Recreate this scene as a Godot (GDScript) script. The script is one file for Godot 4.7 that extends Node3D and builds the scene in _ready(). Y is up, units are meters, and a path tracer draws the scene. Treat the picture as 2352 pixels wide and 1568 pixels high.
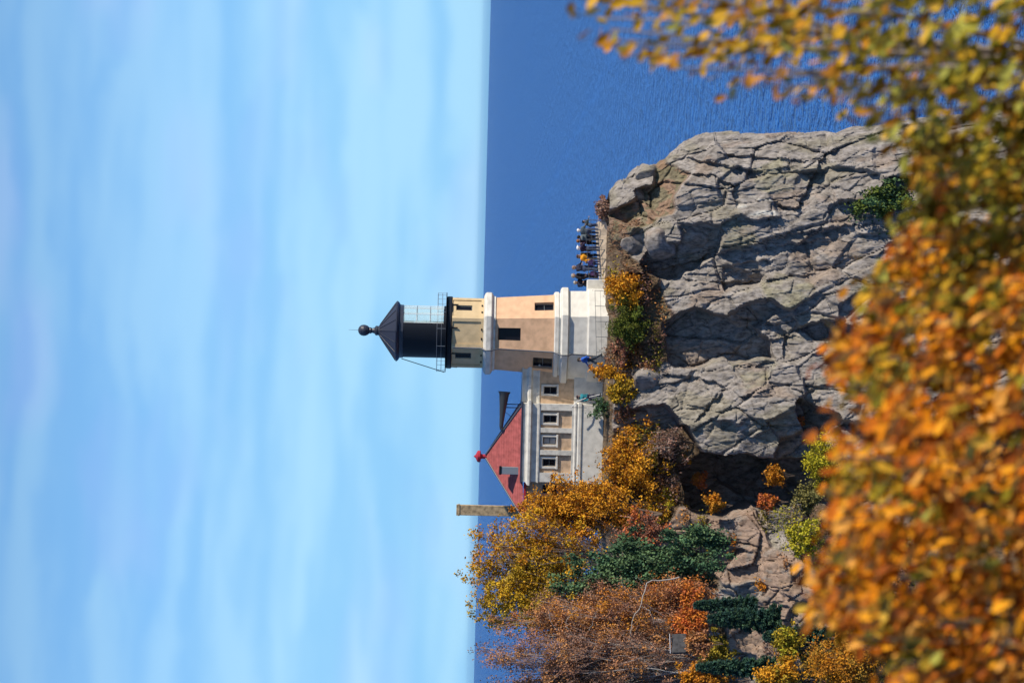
extends Node3D
# A lighthouse on a lakeside cliff in autumn, photographed with the camera turned on its side.
# y is up, the lake lies at y = 0, the camera looks along -z. Numbers in "photo units" run 0..2352 across and 0..1568 down the picture.

const FOCAL := 2960.0           # focal length in pixels of a 1024-pixel-wide picture
const EYE := Vector3(0.0, 46.6, 0.0)
const UNIT := 1024.0 / 2352.0 / FOCAL
var cam_basis := Basis()
var rng := RandomNumberGenerator.new()
var M := {}
var taken := {}

# ------------------------------------------------------------------ helpers: nodes
func numbered(called: String) -> String:
	if not taken.has(called):
		taken[called] = 0
		return called
	taken[called] += 1
	return "%s_%03d" % [called, taken[called]]

func thing(called: String, label: String, category: String, at := Vector3.ZERO, group := "") -> Node3D:
	var o := Node3D.new()
	o.name = numbered(called)
	add_child(o)
	o.position = at
	tag(o, label, category, group)
	return o

func tag(o: Node, label: String, category: String, group := "") -> void:
	o.set_meta("label", label)
	o.set_meta("category", category)
	if group != "":
		o.set_meta("group", group)

func part(called: String, mesh: Mesh, m: Material, parent: Node, at := Vector3.ZERO) -> MeshInstance3D:
	var o := MeshInstance3D.new()
	o.name = called if parent != self else numbered(called)
	o.mesh = mesh
	o.material_override = m
	o.position = at
	o.cast_shadow = GeometryInstance3D.SHADOW_CASTING_SETTING_ON
	parent.add_child(o, true)
	return o

func structure(called: String, mesh: Mesh, m: Material) -> MeshInstance3D:
	var o := part(called, mesh, m, self)
	o.set_meta("kind", "structure")
	return o

# a point in the place, seen at photo units (X, Y), d metres off along the view axis
func P(X: float, Y: float, d: float) -> Vector3:
	return EYE + (cam_basis.x * ((X - 1176.0) * UNIT) + cam_basis.y * ((784.0 - Y) * UNIT) - cam_basis.z) * d

# ------------------------------------------------------------------ helpers: meshes
func new_st() -> SurfaceTool:
	var st := SurfaceTool.new()
	st.begin(Mesh.PRIMITIVE_TRIANGLES)
	st.set_smooth_group(-1)
	return st

func done(st: SurfaceTool) -> ArrayMesh:
	st.generate_normals()
	return st.commit()

func tri(st: SurfaceTool, a: Vector3, b: Vector3, c: Vector3) -> void:
	st.add_vertex(a); st.add_vertex(b); st.add_vertex(c)

func quad(st: SurfaceTool, a: Vector3, b: Vector3, c: Vector3, d: Vector3) -> void:
	tri(st, a, b, c); tri(st, a, c, d)

# box with chamfered edges, size s, centre c, basis b
func box(st: SurfaceTool, c: Vector3, s: Vector3, b := Basis(), ch := 0.015) -> void:
	var h := s * 0.5
	var k := minf(ch, minf(h.x, minf(h.y, h.z)) * 0.45)
	for ax in 3:
		for sg in [-1.0, 1.0]:
			var n := Vector3.ZERO; n[ax] = sg
			var u := Vector3.ZERO; u[(ax + 1) % 3] = 1.0
			var v := Vector3.ZERO; v[(ax + 2) % 3] = 1.0
			var hn: float = h[ax]
			var hu: float = h[(ax + 1) % 3] - k
			var hv: float = h[(ax + 2) % 3] - k
			var p := [n * hn - u * hu - v * hv, n * hn + u * hu - v * hv, n * hn + u * hu + v * hv, n * hn - u * hu + v * hv]
			if sg > 0:
				quad(st, c + b * p[3], c + b * p[2], c + b * p[1], c + b * p[0])
			else:
				quad(st, c + b * p[0], c + b * p[1], c + b * p[2], c + b * p[3])
			# chamfer along +u and +v edges, both signs
			for su in [-1.0, 1.0]:
				var m2 := Vector3.ZERO; m2[(ax + 1) % 3] = su
				var e1: Vector3 = n * hn + m2 * hu
				var e2: Vector3 = n * (hn - k) + m2 * h[(ax + 1) % 3]
				var q := [e1 - v * hv, e1 + v * hv, e2 + v * hv, e2 - v * hv]
				if su * sg > 0:
					quad(st, c + b * q[0], c + b * q[1], c + b * q[2], c + b * q[3])
				else:
					quad(st, c + b * q[3], c + b * q[2], c + b * q[1], c + b * q[0])

# ring of points joined as a tube through pts with radii, n sides
func tube(st: SurfaceTool, pts: Array, rad: Array, n := 6, cap := true) -> void:
	var rings := []
	var side := Vector3.ZERO
	for i in pts.size():
		var d: Vector3 = (pts[mini(i + 1, pts.size() - 1)] - pts[maxi(i - 1, 0)]).normalized()
		if side == Vector3.ZERO:
			side = d.cross(Vector3.UP if absf(d.y) < 0.9 else Vector3.RIGHT).normalized()
		else:
			side = (side - d * side.dot(d)).normalized()
		var up := d.cross(side)
		var ring := []
		for k in n:
			var a := TAU * k / n
			ring.append(pts[i] + (side * cos(a) + up * sin(a)) * rad[i])
		rings.append(ring)
	st.set_smooth_group(1)
	for i in rings.size() - 1:
		for k in n:
			var k2 := (k + 1) % n
			quad(st, rings[i][k], rings[i + 1][k], rings[i + 1][k2], rings[i][k2])
	st.set_smooth_group(-1)
	if cap:
		for k in range(1, n - 1):
			tri(st, rings[0][0], rings[0][k], rings[0][k + 1])
			tri(st, rings[-1][0], rings[-1][k + 1], rings[-1][k])

# surface of revolution round y, prof = [[r, y], ...] from bottom to top; a0..a1 in radians (0 = +z, towards +x)
func lathe(st: SurfaceTool, prof: Array, n := 32, a0 := 0.0, a1 := TAU, smooth := true) -> void:
	st.set_smooth_group(2 if smooth else -1)
	for i in prof.size() - 1:
		for k in n:
			var t0 := a0 + (a1 - a0) * k / n
			var t1 := a0 + (a1 - a0) * (k + 1) / n
			var p := [Vector3(sin(t0) * prof[i][0], prof[i][1], cos(t0) * prof[i][0]), Vector3(sin(t1) * prof[i][0], prof[i][1], cos(t1) * prof[i][0]),
				Vector3(sin(t1) * prof[i + 1][0], prof[i + 1][1], cos(t1) * prof[i + 1][0]), Vector3(sin(t0) * prof[i + 1][0], prof[i + 1][1], cos(t0) * prof[i + 1][0])]
			if prof[i][0] > 0.0001:
				tri(st, p[0], p[2], p[1])
			if prof[i + 1][0] > 0.0001:
				tri(st, p[0], p[3], p[2])
	st.set_smooth_group(-1)

func lathe_mesh(prof: Array, n := 32, a0 := 0.0, a1 := TAU) -> ArrayMesh:
	var st := new_st()
	for i in prof.size() - 1:      # every band gets its own smoothing, so that profile corners stay crisp
		var b := new_st()
		lathe(b, [prof[i], prof[i + 1]], n, a0, a1)
		st.append_from(done(b), 0, Transform3D())
	return st.commit()

# a corner of an octagon with flats towards +z; apothem r
func oct(r: float, k: int, y: float) -> Vector3:
	var a := deg_to_rad(22.5 + 45.0 * k)
	return Vector3(sin(a), 0.0, cos(a)) * (r / cos(deg_to_rad(22.5))) + Vector3(0, y, 0)

func oct_band(st: SurfaceTool, prof: Array) -> void:
	for i in prof.size() - 1:
		for k in 8:
			quad(st, oct(prof[i][0], k, prof[i][1]), oct(prof[i + 1][0], k, prof[i + 1][1]), oct(prof[i + 1][0], k + 1, prof[i + 1][1]), oct(prof[i][0], k + 1, prof[i][1]))

# wall sheet p00 (low left seen from outside) p10 p01 p11 with rectangular holes [a0, a1, b0, b1] in 0..1; reveals run deep metres inwards
func wall(st: SurfaceTool, p00: Vector3, p10: Vector3, p01: Vector3, p11: Vector3, holes: Array, deep := 0.25) -> void:
	var ca := [0.0, 1.0]
	var cb := [0.0, 1.0]
	for h in holes:
		ca.append_array([h[0], h[1]]); cb.append_array([h[2], h[3]])
	ca.sort(); cb.sort()
	var at := func(a: float, b: float) -> Vector3: return (p00 * (1 - a) + p10 * a) * (1 - b) + (p01 * (1 - a) + p11 * a) * b
	var n := (p10 - p00).cross(p01 - p00).normalized()
	for i in ca.size() - 1:
		for j in cb.size() - 1:
			if ca[i + 1] - ca[i] < 0.0001 or cb[j + 1] - cb[j] < 0.0001:
				continue
			var ma: float = (ca[i] + ca[i + 1]) / 2
			var mb: float = (cb[j] + cb[j + 1]) / 2
			var open := false
			for h in holes:
				if ma > h[0] and ma < h[1] and mb > h[2] and mb < h[3]:
					open = true
			if not open:
				quad(st, at.call(ca[i], cb[j]), at.call(ca[i], cb[j + 1]), at.call(ca[i + 1], cb[j + 1]), at.call(ca[i + 1], cb[j]))
	for h in holes:
		var c := [at.call(h[0], h[2]), at.call(h[1], h[2]), at.call(h[1], h[3]), at.call(h[0], h[3])]
		for k in 4:
			var p: Vector3 = c[k]
			var q: Vector3 = c[(k + 1) % 4]
			quad(st, p, q, q - n * deep, p - n * deep)

# a window set in a hole of that wall: frame bars and a pane, as children of parent
func window(parent: Node, p00: Vector3, p10: Vector3, p01: Vector3, p11: Vector3, h: Array, deep: float, frame: Material, pane: Material, bars := 1, name_ := "window") -> void:
	var at := func(a: float, b: float) -> Vector3: return (p00 * (1 - a) + p10 * a) * (1 - b) + (p01 * (1 - a) + p11 * a) * b
	var c0: Vector3 = at.call(h[0], h[2])
	var c1: Vector3 = at.call(h[1], h[2])
	var c3: Vector3 = at.call(h[0], h[3])
	var x := (c1 - c0).normalized()
	var y := (c3 - c0).normalized()
	var n := x.cross(y).normalized()
	y = n.cross(x).normalized()
	var w := (c1 - c0).length()
	var t := (c3 - c0).length()
	var b := Basis(x, y, n)
	var o := Vector3(w / 2, t / 2, -deep + 0.05)
	var st := new_st()
	var f := 0.05
	box(st, Vector3(-w / 2 + f / 2, 0, 0), Vector3(f, t, 0.07))
	box(st, Vector3(w / 2 - f / 2, 0, 0), Vector3(f, t, 0.07))
	box(st, Vector3(0, t / 2 - f / 2, 0.002), Vector3(w - 2 * f, f, 0.07))
	box(st, Vector3(0, -t / 2 + f / 2, 0.002), Vector3(w - 2 * f, f, 0.07))
	for k in bars:
		box(st, Vector3(0, -t / 2 + t * (k + 1.0) / (bars + 1.0), 0.006), Vector3(w - 2 * f, 0.045, 0.05))
	var e := part(name_, done(st), frame, parent)
	e.transform = Transform3D(b, c0 + b * o)
	var g := new_st()
	box(g, Vector3(0, 0, -0.03), Vector3(w - 0.04, t - 0.04, 0.012), Basis(), 0.001)
	part("pane", done(g), pane, e)

# ------------------------------------------------------------------ helpers: materials
func lin(r: float, g: float, b: float) -> Color:
	return Color(r, g, b).linear_to_srgb()

func mat(c: Color, rough := 0.9, metal := 0.0, spec := 0.3) -> StandardMaterial3D:
	var m := StandardMaterial3D.new()
	m.albedo_color = c
	m.roughness = rough
	m.metallic = metal
	m.metallic_specular = spec
	return m

func noise(freq: float, octaves := 4, seed_ := 1, kind := FastNoiseLite.TYPE_SIMPLEX_SMOOTH) -> FastNoiseLite:
	var n := FastNoiseLite.new()
	n.noise_type = kind
	n.frequency = freq
	n.fractal_octaves = octaves
	n.fractal_type = FastNoiseLite.FRACTAL_FBM if octaves > 1 else FastNoiseLite.FRACTAL_NONE
	n.seed = seed_
	return n

func noise_tex(n: FastNoiseLite, ramp: Array, size := 512, normal := false, bump := 4.0) -> NoiseTexture2D:
	var t := NoiseTexture2D.new()
	t.width = size
	t.height = size
	t.seamless = true
	t.noise = n
	if normal:
		t.as_normal_map = true
		t.bump_strength = bump
	else:
		var g := Gradient.new()
		var off := PackedFloat32Array()
		var col := PackedColorArray()
		for r in ramp:
			off.append(r[0]); col.append(r[1])
		g.offsets = off
		g.colors = col
		t.color_ramp = g
	return t

# plaster, brick, concrete seen from far: a base colour with weathered mottling and a fine relief
func weathered(c: Color, amount: float, metres: float, seed_: int, rough := 0.9, bump := 1.0) -> StandardMaterial3D:
	var m := mat(c, rough)
	m.uv1_triplanar = true
	m.uv1_world_triplanar = true
	m.uv1_scale = Vector3.ONE / metres
	m.albedo_texture = noise_tex(noise(0.008, 6, seed_), [[0.15, Color(1 - amount, 1 - amount, 1 - amount)], [0.5, Color(1 - amount * 0.35, 1 - amount * 0.36, 1 - amount * 0.38)], [0.85, Color(1, 1, 1)]])
	m.normal_enabled = true
	m.normal_scale = bump * 0.35
	m.normal_texture = noise_tex(noise(0.06, 4, seed_ + 7), [], 512, true, 2.0)
	return m

func foliage_mat(backlight: float) -> StandardMaterial3D:
	var m := mat(Color(1, 1, 1), 0.75, 0.0, 0.25)
	m.vertex_color_use_as_albedo = true
	m.cull_mode = BaseMaterial3D.CULL_DISABLED
	m.backlight_enabled = true
	m.backlight = Color(backlight, backlight, backlight * 0.6)
	return m

func rough_noise(seed_: int) -> FastNoiseLite:
	var n := noise(0.010, 7, seed_)
	n.fractal_gain = 0.72
	return n

func materials() -> void:
	M.concrete = weathered(lin(0.68, 0.66, 0.60), 0.11, 3.0, 3)
	M.trim = weathered(lin(0.66, 0.64, 0.58), 0.14, 2.5, 5)
	M.brick = weathered(lin(0.72, 0.46, 0.285), 0.12, 3.2, 9, 0.9, 1.4)
	M.brick_pale = weathered(lin(0.60, 0.46, 0.27), 0.1, 3.2, 13, 0.9, 1.2)
	M.tan = weathered(lin(0.60, 0.43, 0.285), 0.16, 2.2, 17, 0.9, 1.0)
	M.chimney = weathered(lin(0.50, 0.38, 0.23), 0.3, 1.6, 15, 0.9, 1.4)
	M.black_metal = mat(lin(0.008, 0.010, 0.016), 0.5, 0.0, 0.3)
	M.horn = mat(lin(0.035, 0.04, 0.042), 0.45, 0.0, 0.5)
	M.roof_metal = mat(lin(0.03, 0.034, 0.05), 0.42, 0.0, 0.5)
	M.grey_metal = mat(lin(0.32, 0.34, 0.36), 0.45, 0.6, 0.5)
	M.rail = mat(lin(0.10, 0.11, 0.13), 0.5, 0.3, 0.5)
	M.rail_white = mat(lin(0.7, 0.7, 0.7), 0.5, 0.0, 0.5)
	M.red_roof = weathered(lin(0.47, 0.125, 0.115), 0.22, 2.0, 21, 0.7, 1.6)
	M.red = mat(lin(0.38, 0.03, 0.05), 0.5)
	M.fascia = mat(lin(0.03, 0.035, 0.06), 0.6)
	M.frame = mat(lin(0.10, 0.12, 0.13), 0.6)
	M.frame_white = weathered(lin(0.62, 0.60, 0.55), 0.1, 2.0, 25)
	M.pane = mat(lin(0.008, 0.008, 0.013), 0.12, 0.0, 0.25)
	M.curtain = mat(lin(0.42, 0.42, 0.40), 0.9)
	var g := mat(Color(0.86, 0.97, 0.97, 0.30), 0.03, 0.0, 0.5)
	g.transparency = BaseMaterial3D.TRANSPARENCY_ALPHA
	M.glass = g
	M.brass = mat(lin(0.45, 0.38, 0.16), 0.25, 0.9, 0.5)
	M.leaves = foliage_mat(0.5)
	M.needles = foliage_mat(0.12)
	var b := mat(Color(1, 1, 1), 0.85)
	b.vertex_color_use_as_albedo = true
	M.bark = b
	var sk := mat(Color(1, 1, 1), 0.8)
	sk.vertex_color_use_as_albedo = true
	M.person = sk

	var r := mat(Color(1, 1, 1), 0.88, 0.0, 0.3)
	r.vertex_color_use_as_albedo = true
	r.uv1_triplanar = true
	r.uv1_world_triplanar = true
	r.uv1_scale = Vector3(1.0 / 4.0, 1.0 / 9.0, 1.0 / 4.0)      # the grain runs with the beds
	r.albedo_texture = noise_tex(rough_noise(31), [[0.1, Color(0.40, 0.39, 0.38)], [0.38, Color(0.74, 0.73, 0.71)], [0.55, Color(0.93, 0.92, 0.89)], [0.8, Color(1, 1, 1)]], 1024)
	r.normal_enabled = true
	r.normal_scale = 0.6
	r.normal_texture = noise_tex(noise(0.012, 7, 33), [], 1024, true, 9.0)
	M.rock = r

	var w := mat(lin(0.004, 0.098, 0.40), 0.3, 0.0, 0.24)
	w.uv1_triplanar = true
	w.uv1_world_triplanar = true
	w.uv1_scale = Vector3(1.0 / 190.0, 1.0 / 190.0, 1.0 / 190.0)
	w.normal_enabled = true
	w.normal_scale = 1.0
	var wn := noise(0.010, 7, 41)
	wn.fractal_gain = 0.66
	w.normal_texture = noise_tex(wn, [], 2048, true, 60.0)
	M.water = w

# ------------------------------------------------------------------ camera, sky, sun
func set_camera() -> void:
	var pitch := atan(35.4 / FOCAL)
	var roll := deg_to_rad(1.427)
	var look := Vector3(0, -sin(pitch), -cos(pitch))
	var up0 := Vector3(0, cos(pitch), -sin(pitch))
	var rc := Vector3.RIGHT * cos(roll) + up0 * sin(roll)
	var uc := -Vector3.RIGHT * sin(roll) + up0 * cos(roll)
	cam_basis = Basis(-uc, rc, -look)      # the camera lies on its side: the picture's right is down
	var cam := Camera3D.new()
	cam.name = "camera"
	var at := CameraAttributesPhysical.new()
	at.frustum_focal_length = 12.0 * FOCAL / (1024.0 * 682.0 / 1024.0 / 2.0)
	at.frustum_focus_distance = 200.0
	at.frustum_near = 0.5
	at.frustum_far = 60000.0
	at.exposure_aperture = 4.0
	cam.attributes = at
	cam.fov = rad_to_deg(2.0 * atan(341.0 / FOCAL))
	cam.near = 0.5
	cam.far = 60000.0
	cam.transform = Transform3D(cam_basis, EYE)
	add_child(cam)
	cam.current = true

func sky_image() -> Image:
	var w := 3072
	var h := 1536
	var im := Image.create(w, h, false, Image.FORMAT_RGBF)
	var n1 := noise(1.0, 5, 71)
	var n2 := noise(1.0, 4, 77)
	var n3 := noise(1.0, 5, 79)
	var stops := [[-90.0, Vector3(0.18, 0.38, 0.60)], [0.0, Vector3(0.325, 0.605, 0.84)], [3.0, Vector3(0.335, 0.615, 0.85)], [6.0, Vector3(0.275, 0.535, 0.83)], [10.0, Vector3(0.18, 0.375, 0.645)], [20.0, Vector3(0.105, 0.25, 0.50)], [45.0, Vector3(0.055, 0.14, 0.33)], [91.0, Vector3(0.035, 0.10, 0.27)]]
	var low := im.duplicate()
	low.fill(Color(0.20, 0.42, 0.66))
	im.blit_rect(low, Rect2i(0, 0, w, h), Vector2i.ZERO)
	for j in h / 2 + 2:
		var el := 90.0 - 180.0 * (j + 0.5) / h
		var base := Vector3.ZERO
		for s in stops.size() - 1:
			if el >= stops[s][0] and el < stops[s + 1][0]:
				base = (stops[s][1] as Vector3).lerp(stops[s + 1][1], (el - stops[s][0]) / (stops[s + 1][0] - stops[s][0]))
		var step := 1 if el < 14.0 else (2 if el < 40.0 else 4)     # cirrus high up is drawn coarser
		var rr := cos(deg_to_rad(el))
		for i in range(0, w, step):
			var az := TAU * i / w
			var x := cos(az) * rr
			var z := sin(az) * rr
			var e := el * 0.55
			var warp := n2.get_noise_3d(x * 9.0, e * 0.7, z * 9.0)
			var c := n1.get_noise_3d(x * 4.0 + warp * 0.25, e * 1.5 + warp * 0.45, z * 4.0)
			var streak := n3.get_noise_3d(x * 8.0 + warp, el * 2.3 + warp * 0.9, z * 8.0)
			var veil := clampf(0.55 + c * 1.2 + streak * 0.35, 0.0, 1.0)
			veil = veil * veil * (3.0 - 2.0 * veil)
			# the air's blue with thin ice cloud over it
			var col := base * Vector3(0.75, 0.87, 0.972).lerp(Vector3(1.06, 1.03, 1.0), veil) + Vector3(0.05, 0.0, 0.03) * clampf(warp * 1.6, 0.0, 0.6)
			var cc := Color(col.x, col.y, col.z)
			if step == 1:
				im.set_pixel(i, j, cc)
			else:
				im.fill_rect(Rect2i(i, j, step, 1), cc)
	return im

func set_sky_and_sun() -> void:
	var e := Environment.new()
	e.background_mode = Environment.BG_SKY
	var sky := Sky.new()
	var pm := PanoramaSkyMaterial.new()
	pm.panorama = ImageTexture.create_from_image(sky_image())
	sky.sky_material = pm
	e.sky = sky
	e.tonemap_mode = Environment.TONE_MAPPER_LINEAR
	e.tonemap_exposure = 1.2
	e.fog_enabled = true               # clear autumn air: only the far lake pales
	e.fog_density = 0.000011
	e.fog_light_color = Color(0.62, 0.80, 1.0)
	e.sdfgi_enabled = true
	e.ssao_enabled = true
	e.ssil_enabled = true
	var we := WorldEnvironment.new()
	we.name = "environment"
	we.environment = e
	add_child(we)
	var sun := DirectionalLight3D.new()
	sun.name = "sun"
	var az := deg_to_rad(22.0)
	var el := deg_to_rad(34.0)
	var towards := Vector3(cos(el) * cos(az), sin(el), cos(el) * sin(az))
	sun.basis = Basis.looking_at(-towards, Vector3.UP)
	sun.light_energy = 1.6
	sun.light_color = Color(1.0, 0.955, 0.885)
	sun.light_angular_distance = 0.5
	sun.shadow_enabled = true
	add_child(sun)

# ------------------------------------------------------------------ lake
func lake() -> void:
	var st := new_st()
	var rings := [0.0, 60.0, 150.0, 300.0, 600.0, 1200.0, 2400.0, 5000.0, 10000.0, 24200.0]
	for i in rings.size() - 1:
		for k in 48:
			var a := TAU * k / 48
			var b := TAU * (k + 1) / 48
			var p := Vector3(sin(a), 0, cos(a))
			var q := Vector3(sin(b), 0, cos(b))
			if i > 0:
				tri(st, p * rings[i], q * rings[i + 1], q * rings[i])
			tri(st, p * rings[i], p * rings[i + 1], q * rings[i + 1])
	structure("lake", done(st), M.water)

# ------------------------------------------------------------------ the headland and its cliff
# big faces of the cliff as photo units X, Y, metres proud of the general face, slope of the face to the right, slope upwards, kind of surface
# kinds: 0 grey rock, 1 rusty lichen and dry moss, 2 pink rock, 3 soil and litter, 4 pale freshly broken rock
var seeds := [
	[1430, 455, -1.2, -0.5, -0.8, 0], [1455, 480, -1.6, -0.2, -0.9, 1], [1500, 450, -1.4, -0.3, -0.9, 1], [1535, 410, -1.2, -0.4, -0.8, 1], [1480, 400, -1.6, -0.8, -0.6, 0], [1580, 360, -1.0, -0.8, -0.5, 0],
	[1470, 560, 0.3, -0.2, -0.5, 0], [1515, 545, 0.7, -0.1, -0.3, 0], [1420, 540, -0.2, 0.0, -1.1, 1], [1410, 610, -0.2, 0.0, -0.9, 3], [1525, 590, -0.9, 0.3, 0.0, 0],
	[1640, 385, 0.3, -0.45, -0.2, 0], [1720, 345, -0.6, -0.9, -0.1, 0], [1850, 345, -0.4, -0.9, 0.0, 0], [1690, 425, 0.5, -0.3, 0.05, 0], [1600, 440, 0.9, -0.25, -0.1, 0], [1620, 490, 1.0, -0.1, 0.0, 0],
	[1750, 475, 1.0, -0.3, -0.1, 4], [1770, 420, 0.5, -0.2, 0.0, 5], [1800, 470, 0.8, -0.3, -0.1, 0], [1860, 440, 0.5, -0.35, 0.0, 0], [1940, 430, 0.9, -0.4, -0.1, 0], [1960, 345, 0.1, -0.8, 0.0, 0],
	[1605, 545, -0.3, 0.6, 0.2, 0], [1585, 590, -0.9, 0.3, 0.3, 0], [1690, 545, 0.7, -0.1, 0.0, 5], [1760, 530, 0.9, -0.1, -0.05, 0], [1850, 515, 1.0, -0.2, 0.0, 0], [1950, 500, 0.8, -0.2, -0.1, 0],
	[1620, 625, 0.2, 0.1, 0.1, 0], [1700, 605, 0.3, 0.15, 0.1, 0], [1690, 640, -0.4, 0.2, 0.1, 0], [1770, 590, 0.5, 0.1, 0.1, 0], [1840, 610, 0.5, 0.05, 0.05, 0], [1900, 565, 0.7, 0.0, -0.1, 0], [1960, 590, 0.6, -0.1, -0.1, 0],
	[1550, 680, 0.6, -0.3, -0.1, 0], [1620, 672, 0.9, -0.3, 0.0, 0], [1700, 675, 1.1, -0.35, 0.0, 0], [1800, 668, 1.2, -0.35, 0.0, 5], [1920, 655, 1.2, -0.3, 0.0, 0],
	[1575, 760, -1.2, 0.10, 0.05, 0], [1640, 780, -1.2, 0.12, 0.0, 0], [1570, 815, -1.2, 0.10, 0.0, 0], [1710, 795, -1.1, 0.25, 0.0, 0], [1735, 722, -0.2, 0.4, 0.1, 0], [1770, 745, 0.5, -0.25, 0.0, 0], [1860, 722, 1.2, -0.25, -0.3, 0],
	[1880, 758, -0.5, 0.3, 0.2, 0], [1810, 790, 0.3, -0.1, 0.0, 0], [1890, 805, 0.5, -0.1, 0.0, 0], [1960, 720, 1.0, -0.2, 0.0, 0],
	[1570, 872, 0.6, -0.4, -0.1, 0], [1640, 865, 1.0, -0.4, 0.0, 0], [1720, 850, 1.2, -0.4, 0.0, 5], [1790, 870, 1.4, -0.3, 0.0, 0], [1590, 925, 1.3, -0.35, -0.2, 0], [1660, 930, 2.1, -0.35, -0.15, 0], [1750, 925, 2.3, -0.3, -0.05, 0],
	[1640, 990, 1.7, 0.3, -0.05, 0], [1720, 995, 1.8, 0.35, 0.05, 0], [1790, 970, 1.6, 0.6, 0.2, 0], [1860, 860, 0.9, -0.3, 0.0, 0], [1880, 920, 1.2, -0.3, 0.0, 0], [1850, 955, -0.3, 0.3, 0.0, 0], [1940, 920, 1.4, -0.3, 0.0, 0],
	[1600, 1085, -6.0, 0.1, 0.0, 0], [1700, 1090, -6.5, 0.1, 0.0, 0], [1780, 1120, -6.0, 0.1, 0.0, 0], [1640, 1140, -5.5, 0.0, 0.0, 0], [1850, 1080, -4.0, 0.1, 0.0, 0], [1830, 1010, 0.2, 0.35, -0.2, 0], [1920, 1010, 0.8, -0.1, 0.0, 0], [1950, 1100, -1.0, 0.0, -0.3, 0],
	[1450, 670, -0.4, 0.0, -0.9, 3], [1460, 760, -0.6, 0.0, -0.9, 3], [1500, 700, -0.2, 0.0, -0.5, 1], [1480, 820, -0.5, 0.0, -0.7, 3], [1495, 860, 0.0, -0.3, -0.4, 0], [1470, 905, -0.2, -0.2, -0.5, 0], [1490, 955, -1.2, 0.3, 0.0, 0], [1460, 1040, -0.6, 0.0, -0.8, 3], [1530, 1020, -0.8, 0.0, -0.4, 3], [1510, 1110, -1.0, 0.0, -0.6, 3],
	[1560, 1215, 1.6, -0.1, -0.1, 2], [1620, 1218, 1.7, -0.15, 0.0, 2], [1700, 1215, 1.6, -0.15, 0.0, 2], [1640, 1262, 0.6, 0.1, 0.0, 2], [1770, 1200, 0.9, -0.2, -0.3, 0], [1690, 1290, 1.6, -0.1, -0.1, 2], [1700, 1335, 1.4, 0.5, 0.0, 0], [1750, 1300, 2.4, -0.2, -0.1, 2], [1760, 1350, 2.4, -0.15, 0.0, 2], [1810, 1330, 2.4, -0.2, 0.0, 2], [1830, 1370, 2.0, 0.0, 0.0, 2], [1690, 1375, 1.0, 0.0, 0.0, 0],
	[1480, 1180, 0.0, 0.0, -0.4, 3], [1480, 1300, 0.0, 0.0, -0.4, 3], [1480, 1420, 0.0, 0.0, -0.4, 3], [1580, 1330, 0.0, 0.0, -0.2, 3], [1600, 1450, 0.2, 0.0, -0.2, 3], [1700, 1450, 0.8, 0.1, 0.0, 2], [1760, 1480, 1.0, -0.1, 0.1, 2], [1700, 1520, 0.5, 0.0, -0.2, 0], [1560, 1550, 0.0, 0.0, -0.3, 3], [1850, 1450, 0.6, 0.0, -0.2, 3], [1850, 1550, 0.4, 0.0, -0.3, 3], [1860, 1220, 0.6, 0.0, -0.4, 3], [1950, 1280, 0.8, 0.0, -0.3, 3], [2050, 1400, 0.8, 0.0, -0.3, 3],
	[2050, 350, 0.2, -0.6, -0.1, 0], [2060, 480, 0.8, -0.2, -0.2, 0], [2080, 620, 0.9, -0.2, -0.1, 0], [2060, 760, 0.8, -0.2, 0.0, 0], [2060, 900, 1.2, -0.2, -0.1, 0], [2080, 1050, 0.5, 0.0, -0.3, 3], [2200, 500, 1.0, -0.2, -0.2, 0], [2200, 800, 1.2, -0.2, -0.2, 0], [2200, 1100, 1.0, 0.0, -0.3, 3],
]
var s_x := PackedFloat32Array()
var s_y := PackedFloat32Array()
var s_o := PackedFloat32Array()
var s_a := PackedFloat32Array()
var s_b := PackedFloat32Array()
var s_k := PackedInt32Array()
var n_warp := FastNoiseLite.new()
var n_block := FastNoiseLite.new()
var n_block2 := FastNoiseLite.new()
var n_crack := FastNoiseLite.new()
var n_ridge := FastNoiseLite.new()
var n_fine := FastNoiseLite.new()
var n_strat := FastNoiseLite.new()
var n_crack2 := FastNoiseLite.new()
var n_tint := FastNoiseLite.new()
var hit_kind := 0
var hit_kind2 := 0
var hit_mix := 0.0
const EDGE := [[1371, 498], [1413, 441], [1448, 408], [1477, 386], [1507, 391], [1525, 379], [1569, 342], [1602, 329], [1642, 327], [1732, 322], [1824, 325], [1890, 318], [1919, 325], [1952, 311], [1989, 307], [2100, 290], [2352, 262], [2700, 240]]
var edge_pts := []

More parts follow.
